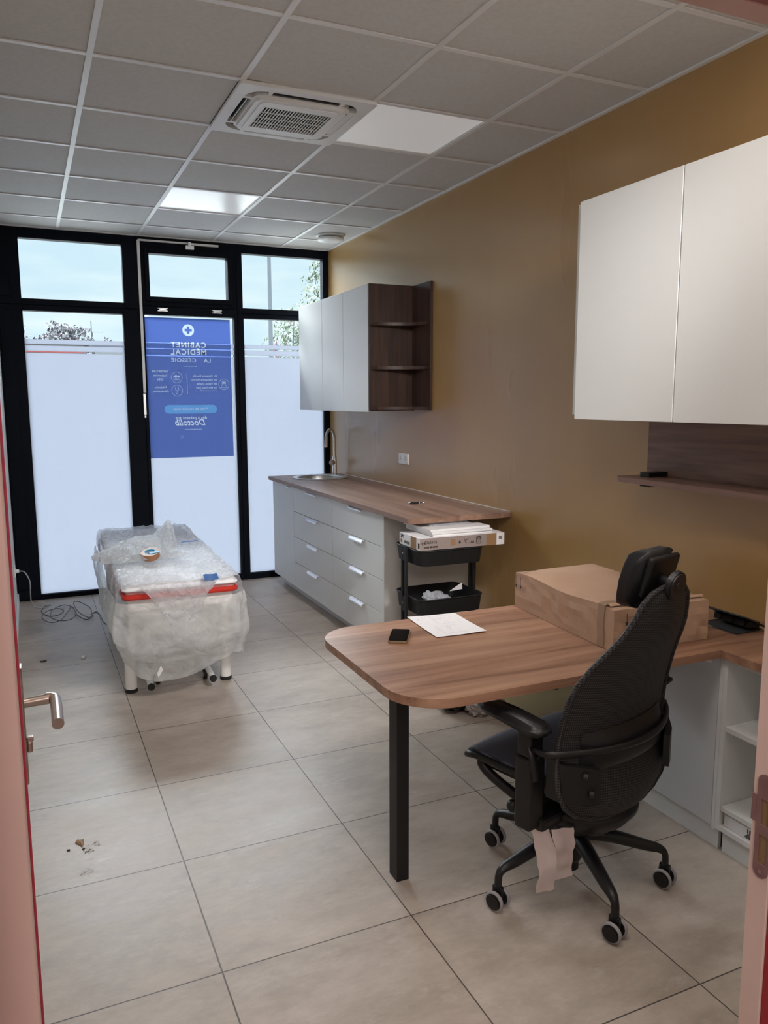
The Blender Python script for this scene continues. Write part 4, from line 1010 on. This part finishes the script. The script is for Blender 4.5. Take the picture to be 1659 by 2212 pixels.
# ------------------------------------------------------------------ office chair
ch = thing('office_chair', 'black mesh office chair with a headrest pulled up to the desk', 'chair', (1.2655, -1.4528, 0), R(15))
q = B(); lathe(q, [(0, .075), (.030, .078), (.036, .09), (.036, .13), (.055, .15), (.060, .195), (.045, .215), (.030, .22), (0, .22)]); obj('hub', q, 'blackplastic', ch, False, True)
q = B(); cyl(q, (0, 0, .045), (0, 0, .33), .0255, bev=.003); obj('gas_lift', q, 'blackmetal', ch, False, 'auto')
for k in range(5):
    a = R(26+72*k); dx, dy = math.cos(a), math.sin(a)
    pts = smoothpath([(dx*.03, dy*.03, .175), (dx*.12, dy*.12, .168), (dx*.235, dy*.235, .142), (dx*.285, dy*.285, .131), (dx*.303, dy*.303, .112), (dx*.305, dy*.305, .075)], 5)
    n = len(pts); rr_ = [.030-.017*min(1, i/(n*.72)) for i in range(n)]
    q = B(); tube(q, pts, rr_, 12, .85); lg = obj('leg', q, 'blackplastic', ch, False, True)
    # twin wheel caster turned a little differently on each leg
    ca = a+R([70, 40, 95, 62, 80][k]); ux, uy = math.cos(R(8)), math.sin(R(8)); cxx, cyy = dx*.305, dy*.305
    q = B()
    box(q, -.007, .007, -.018, .018, .040, .078, .004, mx=Matrix.Translation((cxx, cyy, 0)) @ Matrix.Rotation(R(8), 4, 'Z'))
    for s_ in (-1, 1):
        cyl(q, (cxx+ux*s_*.010, cyy+uy*s_*.010, .0335), (cxx+ux*s_*.031, cyy+uy*s_*.031, .0335), .027, .026, 28, bev=.003)
    cs = obj('caster', q, 'blackplastic', lg, False, 'auto')
    q = B()
    for s_ in (-1, 1):
        c_ = Vector((cxx+ux*s_*.020, cyy+uy*s_*.020, .0335)); axv = Vector((ux, uy, 0)); perp = Vector((-uy, ux, 0))
        ringp = []
        for j in range(29):
            an = 2*math.pi*j/28; ringp.append(c_+perp*.0265*math.cos(an)+Vector((0, 0, .0265*math.sin(an))))
        tube(q, ringp, .0068, 8, 1.0)
    obj('wheel_tread', q, 'castergrey', cs, False, True, label='grey wheel treads')
# underside: curved bowl, mechanism
q = B()
def bowl(u, v):
    a = 2*math.pi*u; r = [.040, .095, .150, .180, .182, .10, .001][int(round(v*6))]; z = [.226, .238, .268, .305, .328, .345, .350][int(round(v*6))]
    return Vector((r*1.0*math.cos(a), r*.95*math.sin(a)-.040, z))
grid(32, 6, bowl, bm=q); bmesh.ops.remove_doubles(q, verts=q.verts, dist=.002); obj('mechanism_cover', q, 'blackplastic', ch, False, True)
q = B(); box(q, -.09, .09, -.17, .17, .32, .40, .025); box(q, -.20, .20, -.10, .20, .385, .425, .015); obj('mechanism', q, 'blackplastic', ch, False)
q = B(); tube(q, smoothpath([(-.20, .20, .425), (-.21, .215, .40), (-.20, .16, .36), (-.17, .02, .305), (-.12, -.08, .262), (0, -.13, .245), (.12, -.08, .262), (.17, .02, .305), (.20, .16, .36), (.21, .215, .40), (.20, .20, .425)], 6), .014, 10, 1.2); obj('support_frame', q, 'blackplastic', ch, False, True)
q = B(); tube(q, [(-.12, .06, .335), (-.225, .055, .325)], .007, 8); sphere(q, (-.235, .055, .323), .021); obj('lever_knob', q, 'blackplastic', ch, False, True)
# seat
def seatf(u, v):
    x = (u-.5)*2; y = -.120+.385*v; w = .255-.02*(1-v)-(.03 if 0 else 0)
    z = .463+.018*x*x*(1-v*.5)-.035*max(0, v-.8)**2*25*.35-.012*math.sin(math.pi*v)
    return Vector((x*w, y-.03*x*x*v*v, z))
q = B(); grid(24, 24, seatf, bm=q, thick=.022); obj('seat', q, 'seat', ch, False, True, label='ribbed dark blue-black mesh seat')
q = B()
edge = [seatf(0, v/12)+Vector((0, 0, -.020)) for v in range(13)]+[seatf(u/12, 1)+Vector((0, .004, -.022)) for u in range(1, 12)]+[seatf(1, 1-v/12)+Vector((0, 0, -.020)) for v in range(13)]+[seatf(1-u/12, 0)+Vector((0, 0, -.02)) for u in range(1, 13)]
tube(q, edge, .014, 8, .9); obj('seat_frame', q, 'blackplastic', ch, False, True)
q = B(); box(q, -.19, .19, -.15, .17, .405, .440, .02); obj('seat_pan', q, 'blackplastic', ch, False)
# arms
for s_ in (-1, 1):
    ar = B(); box(ar, -.036, .036, -.032, .032, .315, .545, .014, mx=Matrix.Translation((s_*.278, -.045, 0)), seg=3)
    po_ = obj('arm_post', ar, 'blackplastic', ch, False, 'auto')
    q = B(); box(q, -.032, .032, -.027, .027, .5455, .635, .012, mx=Matrix.Translation((s_*.279, -.045, 0)), seg=3); obj('post_sleeve', q, 'blackplastic', po_, False, 'auto')
    q = B(); box(q, min(s_*.08, s_*.27), max(s_*.08, s_*.27), -.09, -.02, .305, .345, .012); obj('arm_bracket', q, 'blackplastic', ch, False)
    pad = [(-.042, -.125), (-.020, -.150), (.025, -.150), (.046, -.115), (.044, .0), (.040, .09), (.030, .135), (.008, .152), (-.022, .145), (-.040, .10), (-.044, 0)]
    mx_ = Matrix.Translation((s_*.301, .010, 0)) @ Matrix.Rotation(R(-10 if s_ < 0 else 10), 4, 'Z')
    q = B(); prism(q, pad, .640, .672, 'z', .011)
    for v in q.verts:
        v.co.z += -.012*max(0, v.co.y-.06)/.09
    bmesh.ops.transform(q, matrix=mx_, verts=q.verts); obj('arm_pad', q, 'leather', ch, False, True)
# backrest shell
tab = [(.338, .0, .196), (.345, .095, .194), (.360, .165, .188), (.385, .228, .178), (.42, .268, .168), (.47, .284, .155), (.55, .278, .144), (.62, .272, .144), (.68, .268, .152), (.74, .262, .168), (.79, .250, .186), (.84, .225, .212), (.89, .192, .244), (.94, .160, .272), (.99, .134, .290), (1.03, .115, .300), (1.055, .085, .306), (1.067, .04, .310), (1.07, .0, .310)]
def interp(z, k):
    for a, c_ in zip(tab, tab[1:]):
        if a[0] <= z <= c_[0]:
            tt_ = (z-a[0])/(c_[0]-a[0]); return a[k]+(c_[k]-a[k])*tt_
    return tab[-1][k]
zs = sorted(set([t_[0] for t_ in tab]+[.338+.732*i/40 for i in range(41)]))
def backp(s_, z):
    w = interp(z, 1); b_ = interp(z, 2); return Vector((s_*w, -(b_+.055*(1-s_*s_)*(w/.27)), z))
def backf(u, v): z = zs[int(round(v*(len(zs)-1)))]; return backp((u-.5)*2, z)
q = B(); grid(24, len(zs)-1, backf, bm=q, thick=.012); bmesh.ops.remove_doubles(q, verts=q.verts, dist=.0002)
obj('backrest', q, 'mesh', ch, False, True, label='black woven mesh backrest, narrow at the top')
q = B()
loop = [backp(-1, z) for z in zs]+[backp(1, z) for z in reversed(zs)]
tube(q, loop, .0085, 8); obj('back_frame', q, 'mesh', ch, False, True)
# lumbar support and its bow
q = B()
def lum(u, v):
    s_ = (u-.5)*1.5; z = .505+.125*v; p = backp(max(-1, min(1, s_)), z); p.y -= .028*(1-abs(2*v-1)**4)*(1-abs(2*u-1)**6)+.004; return p
grid(20, 8, lum, bm=q); obj('lumbar_pad', q, 'blackplastic', ch, False, True)
q = B(); bow = [Vector((x, -(.135+.115*(1-(x/.31)**2)), .585)) for x in [-.31+.62*i/20 for i in range(21)]]
tube(q, [Vector((-.300, -.06, .575))]+bow+[Vector((.300, -.06, .575))], .0085, 8, 1.3); obj('lumbar_bow', q, 'blackplastic', ch, False, True)
for s_ in (-1, 1):
    q = B(); 
    pts = [(s_*.285, -.10), (s_*.280, -.155), (s_*.225, -.200), (s_*.185, -.218)]
    def brf(u, v):
        i = min(2, int(u*3)); k = u*3-i; a, c_ = pts[i], pts[i+1]; x = a[0]+(c_[0]-a[0])*k; y = a[1]+(c_[1]-a[1])*k
        return Vector((x, y-.012, .440+.105*v+.02*(1-u)*v-.01*u))
    grid(12, 6, brf, bm=q, thick=.02); br_ = obj('side_bracket', q, 'blackplastic', ch, False, 'auto')
    for (x, y, z) in (((s_*.235, -.208, .522), (s_*.215, -.216, .465)) if s_ < 0 else ()):
        q = B(); cyl(q, (x, y-.000, z), (x+s_*-.006, y-.012, z), .011, seg=16); obj('bolt', q, 'blackmetal', br_, False)
    q = B(); tube(q, smoothpath([(s_*.300, -.06, .585), (s_*.306, -.075, .56), (s_*.306, -.085, .52), (s_*.302, -.09, .485)]), .013, 8, .5); obj('side_tab', q, 'blackplastic', ch, False, True)
q = B(); tube(q, smoothpath([(0, -.04, .34), (0, -.10, .345), (0, -.15, .36), (0, -.175, .40), (0, -.175, .45)]), .026, 10, .6); obj('spine', q, 'blackplastic', ch, False, True)
# headrest
q = B()
def hr(u, v, front):
    x = (u-.5)*2; z = -1+2*v; k = (1-.18*abs(z)**3); 
    return None
shell = B(); bmesh.ops.create_cube(shell, size=2)
bmesh.ops.subdivide_edges(shell, edges=shell.edges[:], cuts=7, use_grid_fill=True)
for v in shell.verts:
    x, y, z = v.co
    l4 = (abs(x)**4+abs(z)**4)**.25 if (x or z) else 1; m4 = max(abs(x), abs(z)) or 1
    x, z = x*m4/max(l4, 1e-6), z*m4/max(l4, 1e-6)
    w = .098*(1-.14*max(0, -z)-.08*max(0, z)); th = .034*(1-.55*max(abs(x), abs(z))**4)
    v.co = Vector((x*w, y*th+.022*x*x-.022*z, z*.090))
merge(q, shell); bmesh.ops.translate(q, vec=(0, -.243, 1.082), verts=q.verts); obj('headrest', q, 'leather', ch, False, True, label='padded black headrest')
q = B(); box(q, -.075, .075, -.010, .010, -.062, .062, .012, seg=3); bmesh.ops.rotate(q, cent=(0, 0, 0), matrix=Matrix.Rotation(R(14), 3, 'X'), verts=q.verts); bmesh.ops.translate(q, vec=(0, -.276, 1.095), verts=q.verts); obj('headrest_shell', q, 'blackplastic', ch, False, 'auto')
q = B(); cyl(q, (0, -.318, 1.074), (0, -.338, 1.070), .046, .042, 32, bev=.004); cyl(q, (0, -.262, 1.085), (0, -.32, 1.075), .016); obj('headrest_pivot', q, 'leather', ch, False, 'auto', label='round black pivot disc')
q = B(); cyl(q, (0, -.337, 1.070), (0, -.341, 1.0695), .017, .015, 24); obj('pivot_cap', q, 'blackplastic', ch, False, 'auto')
# hanging wrapping strips
def strip(p0, p1, w, z1, s_):
    q = B(); ax_ = (Vector(p1)-Vector(p0)).normalized()
    def f_(u, v):
        x = Vector(p0)+ax_*(u*w); zz = p0[2]+(z1-p0[2])*v
        return Vector((x.x+.045*v+.008*math.sin(v*3+s_)+.006*noise.noise(Vector((u*3, v*4, s_))), x.y+.012*math.cos(v*4+s_)+.010*noise.noise(Vector((u*2, v*5, s_+5))), zz+.010*u*v))
    return grid(8, 14, f_, bm=q)
obj('hanging_wrapper', strip((-.290, -.060, .312), (-.19, -.12, .312), .060, .085, 1.0), 'tissue', ch, False, True, label='pale torn wrapping strips hanging under the seat')
obj('hanging_wrapper', strip((-.235, -.085, .305), (-.13, -.14, .305), .070, .115, 2.2), 'tissue', ch, False, True, label='pale torn wrapping strips hanging under the seat')

# ------------------------------------------------------------------ treatment couch in its wrapping
bd = thing('treatment_couch', 'white treatment couch with a red edged mattress wrapped in plastic film', 'treatment couch', (.39, .72, 0), R(-1.5))
LX, LY = .305, 1.93        # half width, length; local y from 0 at the near end
q = B(); prism(q, rrect(-LX, LX, 0, LY, .035, 5), .578, .600, 'z', .004); prism(q, rrect(-LX+.01, LX-.01, .01, LY-.01, .03, 5), .572, .58, 'z'); obj('mattress_band', q, 'redband', bd, False, label='red band around the mattress')
q = B(); prism(q, rrect(-LX+.002, LX-.002, .002, LY-.002, .035, 5), .6005, .648, 'z', .018); obj('mattress', q, 'vinyl', bd, False, True)
q = B(); box(q, -LX+.03, LX-.03, .05, LY-.05, .50, .571, .008); box(q, -.22, .22, .25, LY-.25, .30, .498, .02); obj('frame', q, 'whiteplastic', bd, False)
for x in (-.262, .262):
    for y in (.235, 1.60):
        q = B(); cyl(q, (x, y, .022), (x, y, .52), .031, .030, 24); lg = obj('leg', q, 'whiteplastic', bd, False, 'auto')
        q = B(); cyl(q, (x, y, 0), (x, y, .024), .033, .033, 24, bev=.003); obj('foot_cap', q, 'rubber', lg, False, 'auto')
for x in (-.168, .168):
    q = B(); tube(q, [(x, .12, .055), (x, .55, .075), (x, 1.5, .075)], .017, 12); cb_ = obj('lifting_bar', q, 'whiteplastic', bd, False, 'auto')
    q = B(); cyl(q, (x, .110, .0545), (x, .122, .055), .0195, seg=20); obj('end_cap', q, 'rubber', cb_, False)
for x in (-.112, .150):
    y = .30 if x < 0 else .28
    q = B(); cyl(q, (x-.011, y, .028), (x+.011, y, .028), .028, seg=28, bev=.004); cw = obj('caster', q, 'rubber', bd, False, 'auto')
    q = B(); cyl(q, (x-.0125, y, .028), (x+.0125, y, .028), .017, seg=20); obj('caster_hub', q, 'steel', cw, False)
for (x, y, z) in ((-.285, -.030, .470), (-.215, -.030, .440), (.255, -.025, .470)):
    q = B(); cyl(q, (x, y+.09, z), (x, y, z), .015, seg=16, bev=.003); obj('frame_knob', q, 'rubber', bd, False)
# clear film over the mattress
random.seed(11)
def wr(p, s_=1.0, f_=9):
    r1 = 1-abs(noise.noise(Vector((p.x*15, p.y*6+p.x*7, 3))))*2; r2 = 1-abs(noise.noise(Vector((p.x*30-p.y*12, p.y*14, 7))))*2
    return noise.noise(p*f_)*.006*s_+max(0, r1)**5*.008*s_+max(0, r2)**4*.004*s_
q = B()
def topf(u, v):
    x = (u-.5)*2; y = -.012+(LY+.03)*v; ax_ = abs(x)
    if ax_ < .86: xx = x/.86*(LX+.004); z = .655
    else: xx = math.copysign(LX+.006+.010*math.sin((ax_-.86)/.14*2), x); z = .655-(ax_-.86)/.14*.115
    p = Vector((xx, y, z)); w = wr(Vector((xx, y, z))); 
    if ax_ < .86: p.z += w*1.5+.001+.03*math.exp(-((y-1.75)/.12)**2)*(.5+.5*x)*.6
    else: p.x += math.copysign(abs(w)*1.2, x)
    return p
grid(54, 130, topf, bm=q); obj('mattress_film', q, 'wrap', bd, False, True, label='shiny creased clear film over the mattress')
q = B()
def nose(u, v):        # the film hanging at the near end
    x = (u-.5)*2; xx = x*(LX-.10)-.02; L = .06+.27*max(0, 1-abs(x+.03)**1.5)
    z = .650-(L)*v; return Vector((xx*(1-.35*v), -.016-.035*math.sin(v*2.2)-abs(wr(Vector((xx, v, 1))))*1.5, z))
grid(40, 24, nose, bm=q); obj('film_fold', q, 'wrap', bd, False, True, label='clear film hanging over the near end')
# milky cover round the base
q = B()
def skirt(u, v):
    # path: left side far -> left near corner -> near end -> right corner -> right far
    pts = [(-LX-.03, 1.90), (-LX-.035, 1.2), (-LX-.04, .5), (-LX-.035, .02), (-LX+.04, -.035), (-.1, -.05), (.1, -.05), (LX-.03, -.035), (LX+.035, .03), (LX+.035, .5), (LX+.03, 1.9)]
    us = [0, .13, .26, .36, .43, .51, .59, .67, .74, .87, 1]
    for i in range(len(us)-1):
        if us[i] <= u <= us[i+1]:
            k = (u-us[i])/(us[i+1]-us[i]); x = pts[i][0]+(pts[i+1][0]-pts[i][0])*k; y = pts[i][1]+(pts[i+1][1]-pts[i][1])*k; break
    mid = max(0, 1-abs(u-.52)/.20)
    zt = .568-.008*mid; zb = .235-.118*(mid**.6)+.05*math.sin(u*22)*(1-mid)
    if u < .3: zb = .30-.12*math.sin(u/.3*math.pi)
    z = zt+(zb-zt)*v; c_ = Vector((0, .9, 0)); o = Vector((x, y-.4 if y < .4 else 0, 0)).normalized()
    bulge = .020*math.sin(math.pi*min(1, v*1.05))-.055*max(0, v-.6)/.4*(1 if mid > .05 else .4)
    w = noise.noise(Vector((u*16, v*3.0, 5)))*.016+abs(noise.noise(Vector((u*30, v*9, 9))))*.010
    return Vector((x+o.x*(bulge+w), y+o.y*(bulge+w)-.0, z))
grid(150, 40, skirt, bm=q); obj('base_cover', q, 'skirt', bd, False, True, label='milky plastic cover hanging round the base')
for (x, y, rz_, l1) in ((.205, 1.02, 20, .12), (.150, -.022, 4, .075)):
    q = B(); mt = Matrix.Translation((x, y, .684 if y > .5 else .668)) @ Matrix.Rotation(R(rz_), 4, 'Z') @ Matrix.Rotation(R(6 if y > .5 else 28), 4, 'X')
    def tp(u, v): return mt @ Vector(((u-.5)*l1, (v-.5)*(.022 if y > .5 else .05), .002*math.sin(u*7)))
    grid(8, 3, tp, bm=q, thick=.0005); obj('blue_tape', q, 'bluetape', bd, False, label='strip of blue tape')
q = B(); prism(q, [(-.155, .195), (-.135, .235), (-.125, .210), (-.150, .170)], -.082, -.081, 'y'); obj('paper_tag', q, 'paper', bd, False)
# bubble wrap parcel with a tape roll on the couch
t = thing('bubble_wrap', 'crumpled sheet of bubble wrap lying on the couch', 'bubble wrap', (.33, 1.33, .68), R(0))
def bub(u, v):
    # sheet from the left tip to the upright crumple on the right
    x = -.34+.56*u; y = (-.12+.40*v)*(.30+.9*min(1, u*2.0)); z = .010+.085*math.sin(u*3.0)*math.sin(v*3.1)+.05*u*v
    if u > .68: z += (u-.68)*.50*(1-abs(v-.45)*1.1); x -= (u-.68)*.30; 
    z += noise.noise(Vector((u*6, v*6, 4)))*.018+abs(noise.noise(Vector((u*14, v*12, 1))))*.012
    return Vector((x, y-.02*math.sin(u*6), max(z, .002)))
q = B(); grid(60, 44, bub, bm=q); obj('sheet', q, 'bubble', t, False, True)
def bub2(u, v):
    x = -.30+.48*u; y = -.12+.06*v-.02*math.sin(u*5); z = .035*v*(1-.3*u)+noise.noise(Vector((u*8, v*4, 8)))*.012+.006
    return Vector((x, y, max(z, .003)))
q = B(); grid(40, 8, bub2, bm=q); obj('front_fold', q, 'bubble', t, False, True)
t = thing('tape_roll', 'brown and blue tape roll lying in the bubble wrap', 'tape roll', (.303, 1.235, .69))
mt = Matrix.Translation((.303, 1.235, .713)) @ Matrix.Rotation(R(16), 4, 'X') @ Matrix.Rotation(R(-6), 4, 'Y')
q = B(); holed(q, [(.054*math.cos(2*math.pi*k/32), .054*math.sin(2*math.pi*k/32)) for k in range(32)], [[(.036*math.cos(2*math.pi*k/32), .036*math.sin(2*math.pi*k/32)) for k in range(32)]], -.018, .018, mt); obj('tape', q, 'browntape', t)
q = B(); holed(q, [(.0355*math.cos(2*math.pi*k/32), .0355*math.sin(2*math.pi*k/32)) for k in range(32)], [[(.031*math.cos(2*math.pi*k/32), .031*math.sin(2*math.pi*k/32)) for k in range(32)]], -.0175, .0175, mt); box(q, -.006, .050, -.030, -.008, .0182, .020, 0, mt); obj('core', q, 'bluecore', t, label='blue core')

# ------------------------------------------------------------------ cable from the left wall socket
t = thing('power_cable', 'grey power cable in loose loops on the floor by the left wall', 'cable', (-.2, 2.9, 0))
Z = .004
c1 = [(XL+.03, 2.90, .348), (XL+.06, 2.88, .350), (-.375, 2.85, .33), (-.355, 2.85, .27), (-.357, 2.92, .17), (-.355, 3.02, .08), (-.33, 3.09, .02), (-.27, 3.10, Z), (-.225, 3.13, Z), (-.22, 3.19, Z), (-.26, 3.14, Z+.005)]
q = B(); tube(q, smoothpath(c1), .0042, 8); obj('upper_cable', q, 'cablel', t, smooth=True)
loops = [(-.26, 3.14, Z+.005), (-.29, 2.98, Z), (-.245, 2.83, Z), (-.18, 2.80, Z+.006), (-.135, 2.90, Z+.01), (-.175, 2.98, Z+.012), (-.25, 2.93, Z+.012), (-.290, 2.76, Z+.012), (-.24, 2.60, Z+.01), (-.165, 2.64, Z+.010), (-.105, 2.86, Z+.014),
         (-.075, 2.98, Z+.012), (-.05, 2.80, Z+.012), (-.09, 2.62, Z+.014), (-.16, 2.58, Z+.018), (-.225, 2.70, Z+.016), (-.215, 2.92, Z+.018), (-.13, 3.06, Z+.016), (-.065, 2.94, Z+.018), (-.05, 2.72, Z+.016), (.0, 2.56, Z+.014), (.045, 2.62, Z+.014), (.052, 2.88, Z+.018), (-.015, 3.12, Z+.016), (-.055, 3.08, Z+.018), (-.035, 2.80, Z+.016), (.02, 2.62, Z+.012), (.06, 2.66, Z+.010),
         (.12, 2.82, Z), (.17, 2.84, Z), (.19, 2.66, Z), (.20, 2.50, Z), (.22, 2.44, Z)]
q = B(); tube(q, smoothpath([(x-.05*(x > .1)*0, y, z) for x, y, z in loops][:28]+[(.05, 2.74, Z), (.09, 2.80, Z), (.11, 2.70, Z), (.115, 2.52, Z), (.13, 2.42, Z), (.16, 2.37, Z)]), .0034, 8); obj('lower_cable', q, 'cable', t, smooth=True)
t = thing('wall_socket', 'white wall socket low on the left wall by the windows', 'socket', (XL, 2.90, .35))
q = B(); box(q, XL, XL+.010, 2.86, 2.94, .31, .39, .003); obj('plate', q, 'whiteplastic', t)
q = B(); cyl(q, (XL+.009, 2.90, .35), (XL+.034, 2.90, .349), .016, .012); obj('plug', q, 'whiteplastic', t)

# ------------------------------------------------------------------ debris on the floor
def scrap(cx_, cy_, r, seed, m, lb, cat, name, h_=.004):
    random.seed(seed); q = B(); n = 9
    top_ = []
    for k in range(n):
        a = 2*math.pi*k/n; rr_ = r*random.uniform(.4, 1.1); top_.append((cx_+rr_*math.cos(a), cy_+rr_*1.4*math.sin(a)))
    c_ = q.verts.new((cx_, cy_, .001+h_)); vs = [q.verts.new((x, y, .001+random.uniform(0, h_))) for x, y in top_]; bt = [q.verts.new((x, y, .0006)) for x, y in top_]
    for k in range(n):
        q.faces.new((c_, vs[k], vs[(k+1) % n])); q.faces.new((vs[k], bt[k], bt[(k+1) % n], vs[(k+1) % n]))
    q.faces.new(bt); return solo(name, q, m, lb, cat, (cx_, cy_, 0))
scrap(-.071, 1.70, .022, 1, 'paper', 'small white paper scrap on the floor left of the couch', 'scrap', 'paper_scrap', .012)
scrap(-.303, 1.73, .020, 2, 'black', 'small dark scrap on the floor by the left wall', 'scrap', 'dark_scrap', .005)
scrap(-.222, -.53, .022, 3, 'brownprint', 'brown torn cardboard scrap on the floor near the door handle', 'scrap', 'cardboard_scrap', .006)
for i, (x, y, r_) in enumerate(((-.185, -.56, .030), (-.20, -.60, .018), (-.215, -.73, .022))):
    random.seed(20+i); q = B()
    for k in range(26):
        a = random.uniform(0, 6.28); rr_ = r_*random.random()**.6; px_, py_ = x+rr_*math.cos(a)*1.1, y+rr_*math.sin(a); s_ = random.uniform(.0015, .004)
        q.faces.new([q.verts.new((px_+s_*math.cos(a+b_), py_+s_*math.sin(a+b_), .0008)) for b_ in (0, 2.1, 4.2)])
    o = solo('floor_dirt', q, 'dirt', ['dusty brown crumbs beside the cardboard scrap', 'few brown crumbs just below the cardboard scrap', 'faint brown dust mark on the floor below the crumbs'][i], 'dirt', (x, y, 0)); o['kind'] = 'stuff'
for (x, y, s_) in ((-.264, -.564, 5), (-.215, -.575, 6)):
    scrap(x, y, .006, s_, 'black', 'tiny black crumb left of the brown crumbs' if s_ == 5 else 'tiny black crumb under the cardboard scrap', 'crumb', 'black_crumb', .003)

# ------------------------------------------------------------------ doorway
dj = thing('door_1', None, None, (-.35, -2.2, 0), kind='structure')
lf = obj('leaf', box(B(), -.392, -.352, -2.69, -1.87, .008, 2.005, .002, seg=1), 'wall_white', dj)
q = B(); box(q, -.3515, -.3425, -1.957, -1.925, .922, 1.138, .002); es = obj('handle_plate', q, 'nickel', dj, label='bronze coloured handle plate')
q = B(); cyl(q, (-.3425, -1.94, 1.068), (-.302, -1.94, 1.070), .0085, .0095, 20)
tube(q, smoothpath([(-.306, -1.935, 1.070), (-.294, -1.942, 1.070), (-.291, -1.962, 1.069), (-.291, -2.06, 1.067)], 6), .0098, 18); obj('lever', q, 'nickel', es, smooth='auto')
q = B(); box(q, -.3425, -.333, -1.950, -1.932, .978, .998, .003); box(q, -.3425, -.331, -1.948, -1.934, .9975, 1.006, .002); obj('thumb_turn', q, 'nickel', es)
q = B(); prism(q, rrect(-.354, -.335, .96, 1.076, .008), -2.7645, -2.7625, 'y'); hg = obj('hinge', q, 'steel', dj, label='worn steel hinge leaf')
q = B(); cyl(q, (-.3445, -2.7645, 1.066), (-.3445, -2.7658, 1.066), .0036, seg=14); obj('screw', q, 'steel', hg)
# frame: left post, right post, head
q = B(); box(q, -.44, -.3285, -2.762, -2.70, 0, 2.06, .001, seg=1); struct('trim_3', q, 'jamb')
q = B(); box(q, -.3284, -.3265, -2.7245, -2.716, 0, 2.03); struct('trim_4', q, 'rosegasket')
q = B(); box(q, .549, .640, -2.752, -2.720, 0, 2.06, .001, seg=1); box(q, .60, .641, -2.72, -2.699, 0, 2.06); struct('trim_5', q, 'jamb')
q = B(); box(q, -.3284, .549, -2.752, -2.720, 2.020, 2.06, .001, seg=1); struct('trim_6', q, 'jamb')
q = B(); box(q, .552, .66, -2.90, -2.753, 0, 2.11); box(q, -.44, .66, -2.90, -2.753, 2.034, 2.12); box(q, -.50, -.36, -2.90, -2.763, 0, 2.11); struct('trim_7', q, 'red')
# strike plate on the right post and hinge on the left one
st = thing('strike_plate', 'dark brown lock strike plate on the right door post', 'strike plate', (.549, -2.73, 1.05))
M['strikepaint'] = noisy(mat('strike_paint', (.17, .09, .09), .5), (.16, .085, .085), (.20, .11, .105), 30)
YZ = Matrix(((0, 0, 1, .5465), (1, 0, 0, 0), (0, 1, 0, 0), (0, 0, 0, 1)))
q = B(); holed(q, rrect(-2.7515, -2.729, .965, 1.110, .011), [rrect(-2.748, -2.736, 1.040, 1.075, .001), rrect(-2.749, -2.735, .985, 1.025, .002)], 0, .002, YZ)
box(q, .5465, .5485, -2.7288, -2.7205, 1.040, 1.078, .0005, seg=1); obj('plate', q, 'strikepaint', st)
q = B(); box(q, .5483, .5489, -2.748, -2.736, 1.040, 1.075); box(q, .5483, .5489, -2.749, -2.735, .985, 1.025); obj('recess', q, mat('brass_recess', (.20, .125, .06), .5), st)
q = B(); cyl(q, (.5463, -2.741, .974), (.5455, -2.741, .974), .0028, seg=12); obj('screw', q, 'nickel', st)
MW.clear()
